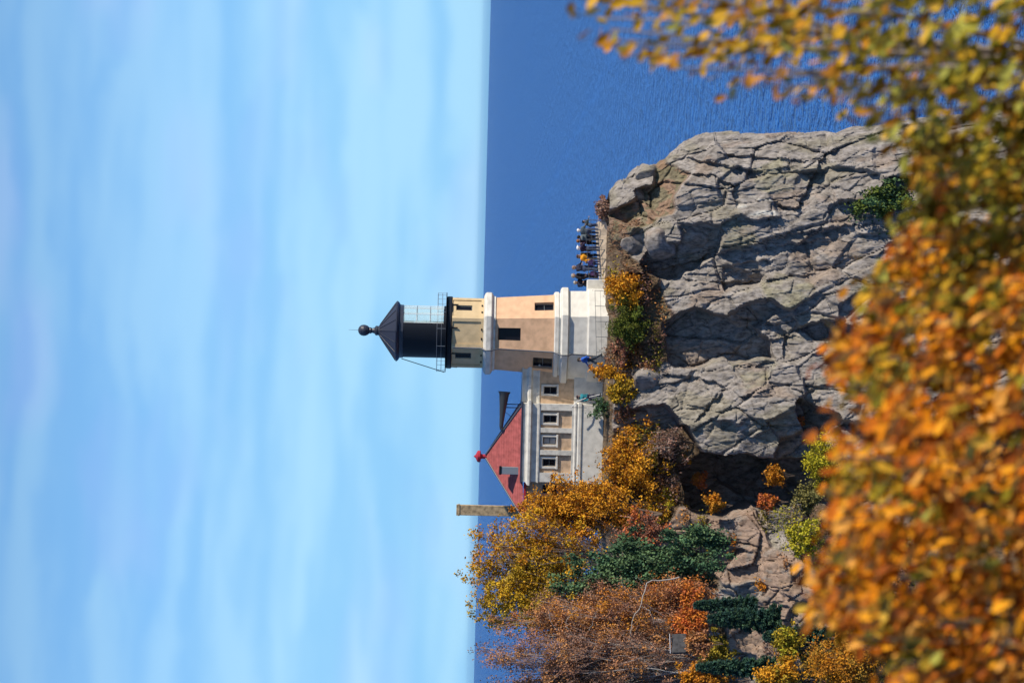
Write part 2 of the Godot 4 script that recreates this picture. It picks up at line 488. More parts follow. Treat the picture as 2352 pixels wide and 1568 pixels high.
func prepare_cliff() -> void:
	for s in seeds:
		var p := P(s[0], s[1], 196.0)
		s_x.append(p.x); s_y.append(p.y); s_o.append(s[2]); s_a.append(s[3]); s_b.append(s[4]); s_k.append(s[5])
	for e in EDGE:
		edge_pts.append(P(e[0], e[1], 198.0))
	n_warp = noise(0.35, 3, 101)
	n_block = noise(0.42, 1, 103, FastNoiseLite.TYPE_CELLULAR)
	n_block.cellular_return_type = FastNoiseLite.RETURN_CELL_VALUE
	n_block2 = noise(1.15, 1, 105, FastNoiseLite.TYPE_CELLULAR)
	n_block2.cellular_return_type = FastNoiseLite.RETURN_CELL_VALUE
	n_crack = noise(0.42, 1, 103, FastNoiseLite.TYPE_CELLULAR)
	n_crack.cellular_return_type = FastNoiseLite.RETURN_DISTANCE2_SUB
	prepare_joints()
	n_crack2 = noise(1.15, 1, 105, FastNoiseLite.TYPE_CELLULAR)
	n_crack2.cellular_return_type = FastNoiseLite.RETURN_DISTANCE2_SUB
	n_ridge = noise(0.30, 3, 107)
	n_strat = noise(0.9, 2, 108)
	n_fine = noise(2.2, 3, 109)
	n_tint = noise(0.30, 4, 111)

func right_edge(y: float) -> float:
	for i in edge_pts.size() - 1:
		var a: Vector3 = edge_pts[i]
		var b: Vector3 = edge_pts[i + 1]
		if y <= a.y and y >= b.y:
			return lerpf(a.x, b.x, (a.y - y) / (a.y - b.y))
	return edge_pts[0].x if y > edge_pts[0].y else edge_pts[-1].x

func top_y(x: float) -> float:
	return 37.45 - 0.9 * smoothstep(-9.0, -13.0, x) - 0.35 * smoothstep(-2.0, 2.0, x) + 0.85 * smoothstep(6.3, 8.3, x) + 0.15 * n_warp.get_noise_2d(x, 9.0)

# general shape of the face without the small relief: z at (x, y)
func face_z(x: float, y: float) -> float:
	var wx := x + n_warp.get_noise_2d(x, y) * 0.35
	var wy := y + n_warp.get_noise_2d(x + 50.0, y) * 0.35
	var d1 := 1e9
	var d2 := 1e9
	var i1 := 0
	var i2 := 0
	for i in s_x.size():
		var dx := wx - s_x[i]
		var dy := (wy - s_y[i]) * 0.75
		var d := dx * dx + dy * dy
		if d < d1:
			d2 = d1; i2 = i1; d1 = d; i1 = i
		elif d < d2:
			d2 = d; i2 = i
	d1 = sqrt(d1)
	d2 = sqrt(d2)
	var m := 0.5 - 0.5 * clampf((d2 - d1) / 0.16, 0.0, 1.0)
	var z1 := s_o[i1] + clampf(s_a[i1] * (wx - s_x[i1]), -1.6, 1.6) + clampf(s_b[i1] * (wy - s_y[i1]), -1.6, 1.6)
	var z2 := s_o[i2] + clampf(s_a[i2] * (wx - s_x[i2]), -1.6, 1.6) + clampf(s_b[i2] * (wy - s_y[i2]), -1.6, 1.6)
	hit_kind = s_k[i1]
	hit_kind2 = s_k[i2]
	hit_mix = m
	var left := smoothstep(-9.0, -14.0, x)
	var base := lerpf(-196.0 + (37.5 - y) * 0.10 - (clampf(x, -10.0, 16.0) - 12.0) * 0.15, -196.5 + (37.5 - y) * 0.62, left)
	return base + lerpf(z1, z2, m)

# open joints seen in the cliff: photo units X, Y along each, then half width and depth in metres
const JOINTS := [
	[[[1673, 353], [1700, 356], [1717, 359], [1766, 363], [1839, 368]], 0.10, 0.55], [[[1605, 365], [1644, 377], [1690, 386], [1730, 392]], 0.13, 0.7],
	[[[1905, 352], [1895, 358], [1876, 390], [1863, 419], [1849, 446], [1834, 472], [1820, 484], [1800, 478]], 0.12, 0.8], [[[1851, 443], [1880, 434], [1912, 430]], 0.08, 0.4],
	[[[1590, 398], [1639, 404], [1680, 426], [1685, 456]], 0.11, 0.6], [[[1546, 612], [1624, 590], [1692, 570], [1778, 551], [1839, 534], [1956, 521]], 0.15, 0.6], [[[1835, 562], [1888, 551]], 0.12, 0.6],
	[[[1577, 640], [1620, 652], [1700, 650], [1782, 646], [1850, 630]], 0.11, 0.4], [[[1600, 615], [1680, 610], [1750, 600]], 0.10, 0.45], [[[1590, 630], [1660, 628], [1740, 622]], 0.08, 0.4],
	[[[1712, 732], [1782, 748], [1800, 770], [1795, 800]], 0.12, 0.6], [[[1532, 860], [1580, 864], [1625, 873], [1651, 884]], 0.09, 0.5], [[[1690, 845], [1730, 838], [1760, 830]], 0.08, 0.4],
	[[[1650, 900], [1622, 925], [1600, 955]], 0.10, 0.5], [[[1835, 905], [1838, 940], [1842, 985], [1850, 1010]], 0.16, 1.0], [[[1700, 905], [1760, 890], [1800, 880], [1835, 905]], 0.06, 0.3],
	[[[1770, 1365], [1800, 1378], [1835, 1385]], 0.06, 0.35], [[[1780, 1345], [1830, 1362]], 0.06, 0.35], [[[1660, 1230], [1720, 1236]], 0.07, 0.35], [[[1880, 1000], [1920, 975], [1960, 960]], 0.1, 0.5],
]
var joint_at := []

func prepare_joints() -> void:
	for jn in JOINTS:
		var pts := PackedVector2Array()
		var box2 := Rect2()
		for q in jn[0]:
			var p := P(q[0], q[1], 195.0)
			pts.append(Vector2(p.x, p.y))
			box2 = Rect2(pts[0], Vector2.ZERO) if pts.size() == 1 else box2.expand(pts[-1])
		joint_at.append([pts, box2.grow(1.2), jn[1], jn[2]])

func joints(x: float, y: float) -> float:
	var q := Vector2(x + 0.22 * n_fine.get_noise_2d(x * 0.5, y * 0.5), y + 0.22 * n_fine.get_noise_2d(x * 0.5 + 9.0, y * 0.5))
	var deep := 0.0
	for jn in joint_at:
		if (jn[1] as Rect2).has_point(q):
			var pts: PackedVector2Array = jn[0]
			var w: float = jn[2]
			var best := 1e9
			var off := Vector2.ZERO
			var along := Vector2.ZERO
			for i in pts.size() - 1:
				var v := q - Geometry2D.get_closest_point_to_segment(q, pts[i], pts[i + 1])
				if v.length_squared() < best:
					best = v.length_squared()
					off = v
					along = pts[i + 1] - pts[i]
			var d := sqrt(best)
			var nn := Vector2(-along.y, along.x).normalized()
			if nn.x + 0.3 * nn.y > 0.0:
				nn = -nn
			# the slab on the lake side of the joint stands proud of the one behind it
			var gap: float = 0.6 * (1.0 - smoothstep(w * 0.15, w * 0.6, d))
			if off.dot(nn) > 0.0:
				gap = maxf(gap, 0.75 * clampf(1.0 - d / (w * 7.0), 0.0, 1.0))
			deep = maxf(deep, jn[3] * gap)
	return deep

# the small relief of the rock at a point, metres outwards: split plates with sharp edges, joints and grit
func relief(p: Vector3, rocky: float, kind: int) -> float:
	var a := p.x * 0.97 + p.y * 0.24        # the beds lean
	var b := p.y * 0.97 - p.x * 0.24
	var c := p.z * 0.6
	var wv := n_warp.get_noise_3d(a * 1.3, b * 0.7, c)
	var plates := (n_ridge.get_noise_3d(a, b * 0.30, c) * 0.6 + 0.10 * wv + 0.09 * (a + 0.15 * b)) * 6.0
	var fl := floorf(plates)
	var fr := plates - fl
	var plate := (fl + smoothstep(0.86, 1.0, fr) - 0.25 * fr) / 6.0 - 0.09 * (a + 0.15 * b)
	var plates2 := n_strat.get_noise_3d(a * 1.0, b * 0.2, c) * 3.0
	var fl2 := floorf(plates2)
	var plate2 := (fl2 + smoothstep(0.85, 1.0, plates2 - fl2)) / 3.0
	var bb := b * (0.40 if kind != 2 else 0.75)
	var blocks := n_block.get_noise_3d(a + wv * 0.25, bb, c)
	var blocks2 := n_block2.get_noise_3d(a + wv * 0.15, bb, c)
	var crack := clampf(1.0 - (n_crack.get_noise_3d(a + wv * 0.25, bb, c) + 1.0) / 0.05, 0.0, 1.0)
	var crack2 := clampf(1.0 - (n_crack2.get_noise_3d(a + wv * 0.15, bb, c) + 1.0) / 0.07, 0.0, 1.0)
	var fine := n_fine.get_noise_3d(a, b * 0.5, c)
	var k := 1.0 if kind != 2 else 0.3
	return rocky * (0.42 * k * plate + 0.10 * k * plate2 + (0.20 if kind != 2 else 0.38) * blocks + 0.09 * blocks2 - 0.22 * crack - 0.09 * crack2) + 0.045 * fine

func rock_color(p: Vector3, k: int, up: float) -> Vector3:
	var t := n_tint.get_noise_3d(p.x, p.y * 0.5, p.z)
	var t2 := n_tint.get_noise_3d(p.x * 3.1 + 40.0, p.y * 1.6, p.z * 3.0)
	var c := Vector3(0.315, 0.292, 0.280) * (1.0 + 0.35 * t2)
	if t > 0.12:                                    # lichen patches, yellow green
		c = c.lerp(Vector3(0.255, 0.235, 0.16), clampf((t - 0.16) * 3.0, 0.0, 0.45))
	elif t < -0.22:                                 # rusty stains
		c = c.lerp(Vector3(0.30, 0.21, 0.15), clampf((-0.2 - t) * 3.0, 0.0, 0.42))
	if k == 1:
		c = c.lerp(Vector3(0.27, 0.15, 0.08) if t2 > 0.0 else Vector3(0.17, 0.145, 0.07), 0.7)
	elif k == 2:
		c = c.lerp(Vector3(0.36, 0.245, 0.185), 0.72 if t2 > -0.25 else 0.25)
	elif k == 3:
		c = Vector3(0.125, 0.088, 0.055) * (1.0 + 0.5 * t2)
	elif k == 5:
		c = c.lerp(Vector3(0.27, 0.26, 0.17), clampf(0.35 + t2, 0.0, 0.7))
	elif k == 4:
		c = c.lerp(Vector3(0.58, 0.58, 0.56), clampf(n_strat.get_noise_3d(p.x * 1.6, p.y * 0.35, 3.0) * 4.0, 0.0, 0.85))
	return c

func headland() -> void:
	var ys := []
	var t := 0.0
	while t < 1.0:                      # rows from the lake up, finer where the picture shows them
		ys.append(t)
		t += 0.012 if t < 0.36 else 0.0017
	ys.append(1.0)
	var ss := []
	t = 0.0
	while t < 1.0:
		ss.append(t)
		t += 0.01 if t < 0.12 else 0.00145
	ss.append(1.0)
	var wraps := 16
	var backs := 26
	var cols: int = ss.size() + wraps
	var rows: int = ys.size() + backs
	var v := PackedVector3Array()
	var c := PackedColorArray()
	v.resize(cols * rows)
	c.resize(cols * rows)
	for j in ys.size():
		for i in cols:
			var s: float = ss[mini(i, ss.size() - 1)]
			var y: float = -3.0 + ys[j] * 40.0
			var x := lerpf(-40.0, right_edge(y), s)
			y = -3.0 + ys[j] * (top_y(x) + 3.0)
			x = lerpf(-40.0, right_edge(y), s)
			var p := Vector3(x, y, face_z(x, y))
			var k := hit_kind
			var mixk := hit_mix
			var k2 := hit_kind2
			var n := Vector3(0, 0, 1)
			if i >= ss.size():
				var w := float(i - ss.size() + 1) / wraps
				if w < 0.5:
					var a := w * 2.0 * PI / 2
					p += Vector3(0.5 * sin(a), 0, -1.4 * (1.0 - cos(a)) - 0.3 * w)
					n = Vector3(sin(a), 0, cos(a))
				else:
					p += Vector3(0.5 - (w - 0.5) * 6.0, 0, -1.55 - (w - 0.5) * 44.0)
					n = Vector3(1, 0, 0)
			var rocky := 1.0 if k != 3 else 0.5
			var col := rock_color(p, k, 0.0)
			if mixk > 0.05:
				col = col.lerp(rock_color(p, k2, 0.0), mixk)
				rocky = lerpf(rocky, 1.0 if k2 != 3 else 0.5, mixk)
			p += n * (relief(p, rocky, k) - joints(x, y))
			v[j * cols + i] = p
			c[j * cols + i] = Color(col.x, col.y, col.z)
	# over the top: the ground behind the edge, then down the far side to the lake
	var last := ys.size() - 1
	for b in backs:
		for i in cols:
			var e := v[last * cols + i]
			var zb := -212.0 - 4.0 * smoothstep(-8.0, -16.0, e.x)
			var f := float(b + 1) / 16.0
			var p := e
			if b < 16:
				p.z = lerpf(e.z, minf(zb, e.z - 2.0), f)
				var lift := 0.0
				p.y = lerpf(e.y, 38.0 - 1.0 * smoothstep(-11.0, -16.0, e.x) - 0.12 * smoothstep(2.0, 6.0, e.x) - 1.0 * clampf(e.x - 8.0, 0.0, 4.0), smoothstep(0.0, 0.25, f)) - 12.0 * f * smoothstep(7.9, 8.7, e.x) + lift + 0.05 * n_fine.get_noise_2d(p.x, p.z)
			else:
				var g := float(b - 15) / 10.0
				p.z = minf(zb, e.z - 2.0) - g * 14.0
				p.y = lerpf(37.8 - 13.0 * smoothstep(7.9, 8.7, e.x), -3.0, g)
			v[(last + 1 + b) * cols + i] = p
			var col := rock_color(p, 3, 0.0)
			if e.x > 7.6:
				col = rock_color(p, 1, 0.0)
				p.y += 0.25 * relief(p, 1.0, 0)
				v[(last + 1 + b) * cols + i] = p
			elif n_tint.get_noise_2d(p.x * 2.0, p.z * 2.0) > 0.0:
				col = col.lerp(Vector3(0.27, 0.21, 0.15), 0.6)
			c[(last + 1 + b) * cols + i] = Color(col.x, col.y, col.z)
	var idx := PackedInt32Array()
	for j in rows - 1:
		for i in cols - 1:
			var a := j * cols + i
			idx.append_array(PackedInt32Array([a, a + cols, a + cols + 1, a, a + cols + 1, a + 1]))
	var arr := []
	arr.resize(Mesh.ARRAY_MAX)
	# broken rock: each small face keeps most of its own direction
	var sm := smooth_normals(v, idx)
	var fv := PackedVector3Array()
	var fc := PackedColorArray()
	var fn := PackedVector3Array()
	fv.resize(idx.size())
	fc.resize(idx.size())
	fn.resize(idx.size())
	for q in range(0, idx.size(), 3):
		var nf := (v[idx[q + 2]] - v[idx[q]]).cross(v[idx[q + 1]] - v[idx[q]]).normalized()
		for r in 3:
			var k := idx[q + r]
			fv[q + r] = v[k]
			fc[q + r] = c[k]
			fn[q + r] = (sm[k] * 0.35 + nf * 0.65).normalized()
	arr[Mesh.ARRAY_VERTEX] = fv
	arr[Mesh.ARRAY_COLOR] = fc
	arr[Mesh.ARRAY_NORMAL] = fn
	var me := ArrayMesh.new()
	me.add_surface_from_arrays(Mesh.PRIMITIVE_TRIANGLES, arr)
	structure("cliff", me, M.rock)

func smooth_normals(v: PackedVector3Array, idx: PackedInt32Array) -> PackedVector3Array:
	var n := PackedVector3Array()
	n.resize(v.size())
	for i in range(0, idx.size(), 3):
		var a := idx[i]
		var b := idx[i + 1]
		var d := idx[i + 2]
		var f := (v[d] - v[a]).cross(v[b] - v[a])
		n[a] += f; n[b] += f; n[d] += f
	for i in n.size():
		n[i] = n[i].normalized()
	return n

# where the ray through photo units (X, Y) meets the cliff
func ground_at(X: float, Y: float) -> Vector3:
	var d := 196.0
	var p := P(X, Y, d)
	for k in 6:
		p = P(X, Y, d)
		if p.y > top_y(p.x):
			break
		d = lerpf(d, d - (face_z(p.x, p.y) - p.z), 0.8)
	p = P(X, Y, d)
	return p

# the slope that the photographer stands on
func near_slope() -> void:
	var st := SurfaceTool.new()
	st.begin(Mesh.PRIMITIVE_TRIANGLES)
	var prof := [[30.0, 45.5], [2.0, 45.0], [-1.0, 44.9], [-2.5, 43.6], [-5.0, 42.0], [-10.0, 40.6], [-16.0, 38.2], [-25.0, 33.0], [-40.0, 25.0], [-60.0, 17.0], [-90.0, 8.0], [-130.0, 1.5], [-160.0, -3.0]]
	var n := 60
	for i in prof.size() - 1:
		for sub in 4:
			for k in n:
				var pts := []
				for q in [[0, 0], [0, 1], [1, 1], [1, 0]]:
					var f: float = (sub + q[0]) / 4.0
					var x: float = -60.0 + 100.0 * (k + q[1]) / n
					var z: float = lerpf(prof[i][0], prof[i + 1][0], f)
					var y: float = lerpf(prof[i][1], prof[i + 1][1], f) + 0.5 * n_warp.get_noise_2d(x * 0.4, z * 0.4)
					pts.append(Vector3(x, y, z))
				for p in [pts[0], pts[2], pts[1], pts[0], pts[3], pts[2]]:
					var cc := rock_color(p, 3, 0.0)
					st.set_color(Color(cc.x, cc.y, cc.z))
					st.add_vertex(p)
	st.index()
	st.generate_normals()
	structure("hillside", st.commit(), M.rock)

# loose boulders on the brown shoulder of the headland
func boulder(label: String, at: Vector3, size: Vector3, turn: float, seed_: int) -> void:
	var sp := SphereMesh.new()
	sp.radius = 0.5
	sp.height = 1.0
	sp.radial_segments = 40
	sp.rings = 24
	var arr := sp.get_mesh_arrays()
	var v: PackedVector3Array = arr[Mesh.ARRAY_VERTEX]
	var cuts := []
	var r2 := RandomNumberGenerator.new()
	r2.seed = seed_
	for k in 14:
		cuts.append([Vector3(r2.randfn(), r2.randfn(), r2.randfn()).normalized(), r2.randf_range(0.30, 0.44)])
	var c := PackedColorArray()
	for i in v.size():
		var p := v[i]
		for q in cuts:              # flat broken faces
			var over: float = p.dot(q[0]) - q[1]
			if over > 0.0:
				p -= q[0] * over * 0.85
		p = p * size
		p += p.normalized() * 0.05 * n_fine.get_noise_3dv(p * 1.3 + at)
		v[i] = p
		var col := rock_color(at + p, 0, 0.0)
		c.append(Color(col.x, col.y, col.z))
	var idx: PackedInt32Array = arr[Mesh.ARRAY_INDEX]
	var out := []
	out.resize(Mesh.ARRAY_MAX)
	out[Mesh.ARRAY_VERTEX] = v
	out[Mesh.ARRAY_INDEX] = idx
	out[Mesh.ARRAY_COLOR] = c
	out[Mesh.ARRAY_NORMAL] = smooth_normals(v, idx)
	var me := ArrayMesh.new()
	me.add_surface_from_arrays(Mesh.PRIMITIVE_TRIANGLES, out)
	var o := part("boulder", me, M.rock, self, at)
	o.rotation = Vector3(0.2, turn, 0.35)
	tag(o, label, "boulder", "grey boulders on the headland's shoulder")

func boulders() -> void:
	boulder("pale grey boulder on the skyline right of the terrace", ground_at(1440, 428) + Vector3(-0.6, -0.4, -0.9), Vector3(1.9, 2.3, 2.0), 0.4, 5)
	boulder("grey boulder with rusty streaks below the terrace wall", ground_at(1462, 562) + Vector3(0, 0, -0.3), Vector3(1.5, 2.2, 1.8), 1.1, 6)
	boulder("large leaning grey boulder beside the dark hollow", ground_at(1512, 560) + Vector3(0, 0, -0.2), Vector3(1.9, 2.7, 2.2), 2.0, 7)
	boulder("small grey boulder above the brown lichen slope", ground_at(1485, 398) + Vector3(0, 0, -0.3), Vector3(1.1, 1.6, 1.4), 0.2, 8)
	boulder("grey rock among the bushes below the stair handrails", ground_at(1490, 872) + Vector3(0, 0, -0.2), Vector3(1.6, 2.2, 1.8), 0.8, 9)

# ------------------------------------------------------------------ lighthouse
func face_corners(k: int, r0: float, y0: float, r1: float, y1: float) -> Array:
	# face k counts from the front one (0) towards +x; low left, low right, top left, top right seen from outside
	return [oct(r0, k - 1, y0), oct(r0, k, y0), oct(r1, k - 1, y1), oct(r1, k, y1)]

func lighthouse(at: Vector3) -> void:
	var t := thing("lighthouse", "octagonal brick lighthouse tower with black lantern room and ball finial", "lighthouse", at)
	var st := new_st()
	oct_band(st, [[3.2, -1.6], [3.2, 1.08], [3.12, 1.16], [3.02, 1.18], [3.0, 2.4], [3.16, 2.46], [3.24, 2.5], [3.24, 2.86], [3.1, 2.94], [2.84, 2.96], [2.84, 3.08], [2.92, 3.12], [2.92, 3.34], [2.84, 3.4], [2.6, 3.41]])
	part("plinth", done(st), M.concrete, t)
	# brick shaft with three window openings
	var holes := {0: [[0.29, 0.69, 0.57, 0.955]], 1: [[0.34, 0.69, 0.012, 0.34]], 7: [[0.24, 0.70, 0.012, 0.35]]}
	st = new_st()
	for k in 8:
		var f := face_corners(k, 2.72, 3.41, 2.44, 7.36)
		wall(st, f[0], f[1], f[2], f[3], holes.get(k, []), 0.32)
	var shaft := part("shaft", done(st), M.brick, t)
	for k in holes:
		var f := face_corners(k, 2.72, 3.41, 2.44, 7.36)
		window(shaft, f[0], f[1], f[2], f[3], holes[k][0], 0.3, M.frame if k != 0 else M.black_metal, M.pane, 1 if k != 0 else 0)
	st = new_st()
	oct_band(st, [[2.4, 7.36], [2.52, 7.37], [2.52, 7.5], [2.66, 7.58], [2.76, 7.64], [2.78, 7.7], [2.78, 7.98], [2.7, 8.08], [2.5, 8.16], [2.3, 8.17]])
	part("cornice", done(st), M.trim, t)
	# watch room: each face a frame round a sunk panel or a window
	st = new_st()
	var panel := new_st()
	var wins := {1: [0.40, 0.72, 0.32, 0.88], 7: [0.38, 0.74, 0.32, 0.88], 3: [0.4, 0.64, 0.34, 0.86]}
	for k in 8:
		var f := face_corners(k, 2.36, 8.17, 2.36, 10.3)
		var inset := [0.11, 0.89, 0.08, 0.99]
		wall(st, f[0], f[1], f[2], f[3], [inset], 0.07)
		var g := []
		for q in [[0.11, 0.08], [0.89, 0.08], [0.11, 0.99], [0.89, 0.99]]:
			g.append((f[0] * (1 - q[0]) + f[1] * q[0]) * (1 - q[1]) + (f[2] * (1 - q[0]) + f[3] * q[0]) * q[1] - ((f[0] + f[1]) / 2 - Vector3(0, 8.17, 0)).normalized() * 0.068)
		wall(panel, g[0], g[1], g[2], g[3], [wins[k]] if wins.has(k) else [], 0.16)
	var room := part("watch_room", done(st), M.brick_pale, t)
	part("panel", done(panel), M.brick_pale, room)
	for k in wins:
		var f := face_corners(k, 2.36 - 0.068, 8.17, 2.36 - 0.068, 10.3)
		var g := []
		for q in [[0.11, 0.08], [0.89, 0.08], [0.11, 0.99], [0.89, 0.99]]:
			g.append((f[0] * (1 - q[0]) + f[1] * q[0]) * (1 - q[1]) + (f[2] * (1 - q[0]) + f[3] * q[0]) * q[1])
		window(room, g[0], g[1], g[2], g[3], wins[k], 0.15, M.frame, M.pane, 0)
	for k in [0, 1, 7]:
		for q in [0.3, 0.62]:
			var f := face_corners(k, 2.37, 8.17, 2.37, 10.3)
			var v := new_st()
			var d: Vector3 = (f[1] - f[0]).normalized()
			var n := d.cross(Vector3.UP)
			box(v, Vector3.ZERO, Vector3(0.14, 0.1, 0.10), Basis(d, Vector3.UP, n))
			part("vent", done(v), M.black_metal, room, f[0].lerp(f[1], q) + Vector3(0, 0.12, 0))
	# gallery
	var gal := part("gallery", lathe_mesh([[1.0, 10.2], [2.2, 10.24], [2.42, 10.3], [2.46, 10.36], [2.46, 10.6], [2.42, 10.68], [2.72, 10.69], [2.72, 10.73], [1.5, 10.74]], 48), M.black_metal, t)
	for k in 16:
		var a := TAU * (k + 0.35) / 16
		var v := new_st()
		tube(v, [Vector3(sin(a) * 2.35, 10.32, cos(a) * 2.35), Vector3(sin(a) * 2.38, 9.9, cos(a) * 2.38)], [0.05, 0.035], 5)
		if k % 2 == 0:
			part("bracket", done(v), M.black_metal, gal)
	var rail := part("railing", ring_tube(2.68, 11.3, 0.012, 48), M.grey_metal, t)
	part("rail", ring_tube(2.68, 11.0, 0.009, 48), M.grey_metal, rail)
	for k in 14:
		var a := TAU * (k + 0.2) / 14
		var v := new_st()
		tube(v, [Vector3(sin(a) * 2.68, 10.72, cos(a) * 2.68), Vector3(sin(a) * 2.68, 11.3, cos(a) * 2.68)], [0.012, 0.012], 5)
		part("baluster", done(v), M.grey_metal, rail)
	# lantern: sheet iron towards the land, glass towards the lake
	var g0 := deg_to_rad(20.0)
	var g1 := deg_to_rad(155.0)
	var lan := part("lantern_room", lathe_mesh([[1.7, 10.73], [1.76, 10.74], [1.76, 13.62], [1.7, 13.63], [1.70, 10.74]], 40, g1, TAU + g0), M.black_metal, t)
	part("lantern_sill", lathe_mesh([[1.77, 10.735], [1.80, 10.74], [1.80, 10.86], [1.66, 10.88], [1.66, 10.74]], 32, g0, g1), M.black_metal, lan)
	for k in 6:
		var a0 := lerpf(g0, g1, k / 6.0)
		var a1 := lerpf(g0, g1, (k + 1) / 6.0)
		for b in 3:
			var y0 := 10.88 + 0.915 * b
			part("pane", lathe_mesh([[1.735, y0 + 0.02], [1.735, y0 + 0.895]], 3, a0 + 0.012, a1 - 0.012), M.glass, lan)
		var v := new_st()
		tube(v, [Vector3(sin(a0) * 1.74, 10.86, cos(a0) * 1.74), Vector3(sin(a0) * 1.74, 13.63, cos(a0) * 1.74)], [0.022, 0.022], 6)
		part("glazing_bar", done(v), M.rail_white, lan)
	for b in [1, 2]:
		part("glazing_bar", arc_tube(1.745, 10.88 + 0.915 * b, 0.02, g0, g1), M.grey_metal, lan)
	part("lens", lathe_mesh([[0.25, 11.1], [0.62, 11.4], [0.78, 11.9], [0.80, 12.3], [0.74, 12.8], [0.5, 13.2], [0.1, 13.4]], 24), M.glass, lan)
	part("lens_stand", lathe_mesh([[0.5, 10.75], [0.35, 10.9], [0.3, 11.1], [0.0, 11.12]], 20), M.brass, lan)
	# roof
	var roof := part("roof", lathe_mesh([[1.72, 13.60], [1.80, 13.61], [1.82, 13.86], [1.95, 13.92], [2.05, 14.03], [2.06, 14.1], [1.98, 14.13], [0.42, 15.22], [0.30, 15.34]], 16), M.roof_metal, t)
	for k in 16:
		var a := TAU * k / 16
		var v := new_st()
		tube(v, [Vector3(sin(a) * 1.99, 14.135, cos(a) * 1.99), Vector3(sin(a) * 0.43, 15.225, cos(a) * 0.43)], [0.025, 0.02], 5)
		part("seam", done(v), M.roof_metal, roof)
	part("ball_finial", lathe_mesh([[0.30, 15.34], [0.33, 15.4], [0.33, 15.5], [0.2, 15.6], [0.16, 15.75], [0.22, 15.86], [0.2, 15.93], [0.31, 16.05], [0.37, 16.2], [0.385, 16.33], [0.35, 16.5], [0.25, 16.62], [0.12, 16.69], [0.0, 16.71]], 24), M.roof_metal, roof)
	var rod := new_st()
	tube(rod, [Vector3(0, 16.6, 0), Vector3(0.01, 17.35, 0)], [0.014, 0.008], 5)
	part("lightning_rod", done(rod), M.rail, roof)
	var pole := new_st()
	tube(pole, [Vector3(-1.86, 13.7, 0.3), Vector3(-2.72, 10.75, 0.4)], [0.03, 0.03], 6)
	part("brace_pole", done(pole), M.black_metal, t)
	# down pipe on the edge between the front face and the shaded one
	var pipe := new_st()
	var e0 := oct(2.80, 7, 7.7)
	tube(pipe, [oct(2.46, 7, 10.2), oct(2.43, 7, 8.3), oct(2.83, 7, 8.0), oct(2.82, 7, 7.6), oct(2.50, 7, 7.2), oct(2.78, 7, 3.45), oct(3.3, 7, 2.9), oct(3.28, 7, 2.4), oct(3.05, 7, 2.2), oct(3.24, 7, 0.8)], [0.045, 0.045, 0.045, 0.045, 0.045, 0.045, 0.045, 0.045, 0.045, 0.045], 6)
	part("down_pipe", done(pipe), M.rail, t)

func ring_tube(r: float, y: float, w: float, n: int) -> ArrayMesh:
	return arc_tube(r, y, w, 0.0, TAU, n)

func arc_tube(r: float, y: float, w: float, a0: float, a1: float, n := 24) -> ArrayMesh:
	var st := new_st()
	var pts := []
	var rad := []
	for k in n + 1:
		var a := lerpf(a0, a1, float(k) / n)
		pts.append(Vector3(sin(a) * r, y, cos(a) * r))
		rad.append(w)
	tube(st, pts, rad, 5, false)
	return done(st)

# ------------------------------------------------------------------ fog signal building
func moulding(x0: float, x1: float, z: float, prof: Array, ends := true) -> ArrayMesh:
	# a strip of moulding along x, prof = [[metres proud, y], ...] upwards, wrapping back round its ends
	var st := new_st()
	for i in prof.size() - 1:
		var a: Array = prof[i]
		var b: Array = prof[i + 1]
		quad(st, Vector3(x0 - a[0], a[1], z + a[0]), Vector3(x0 - b[0], b[1], z + b[0]), Vector3(x1 + b[0], b[1], z + b[0]), Vector3(x1 + a[0], a[1], z + a[0]))
		if ends:
			quad(st, Vector3(x1 + a[0], a[1], z + a[0]), Vector3(x1 + b[0], b[1], z + b[0]), Vector3(x1 + b[0], b[1], z - 6.8), Vector3(x1 + a[0], a[1], z - 6.8))
			quad(st, Vector3(x0 - a[0], a[1], z - 6.8), Vector3(x0 - b[0], b[1], z - 6.8), Vector3(x0 - b[0], b[1], z + b[0]), Vector3(x0 - a[0], a[1], z + a[0]))
	return done(st)

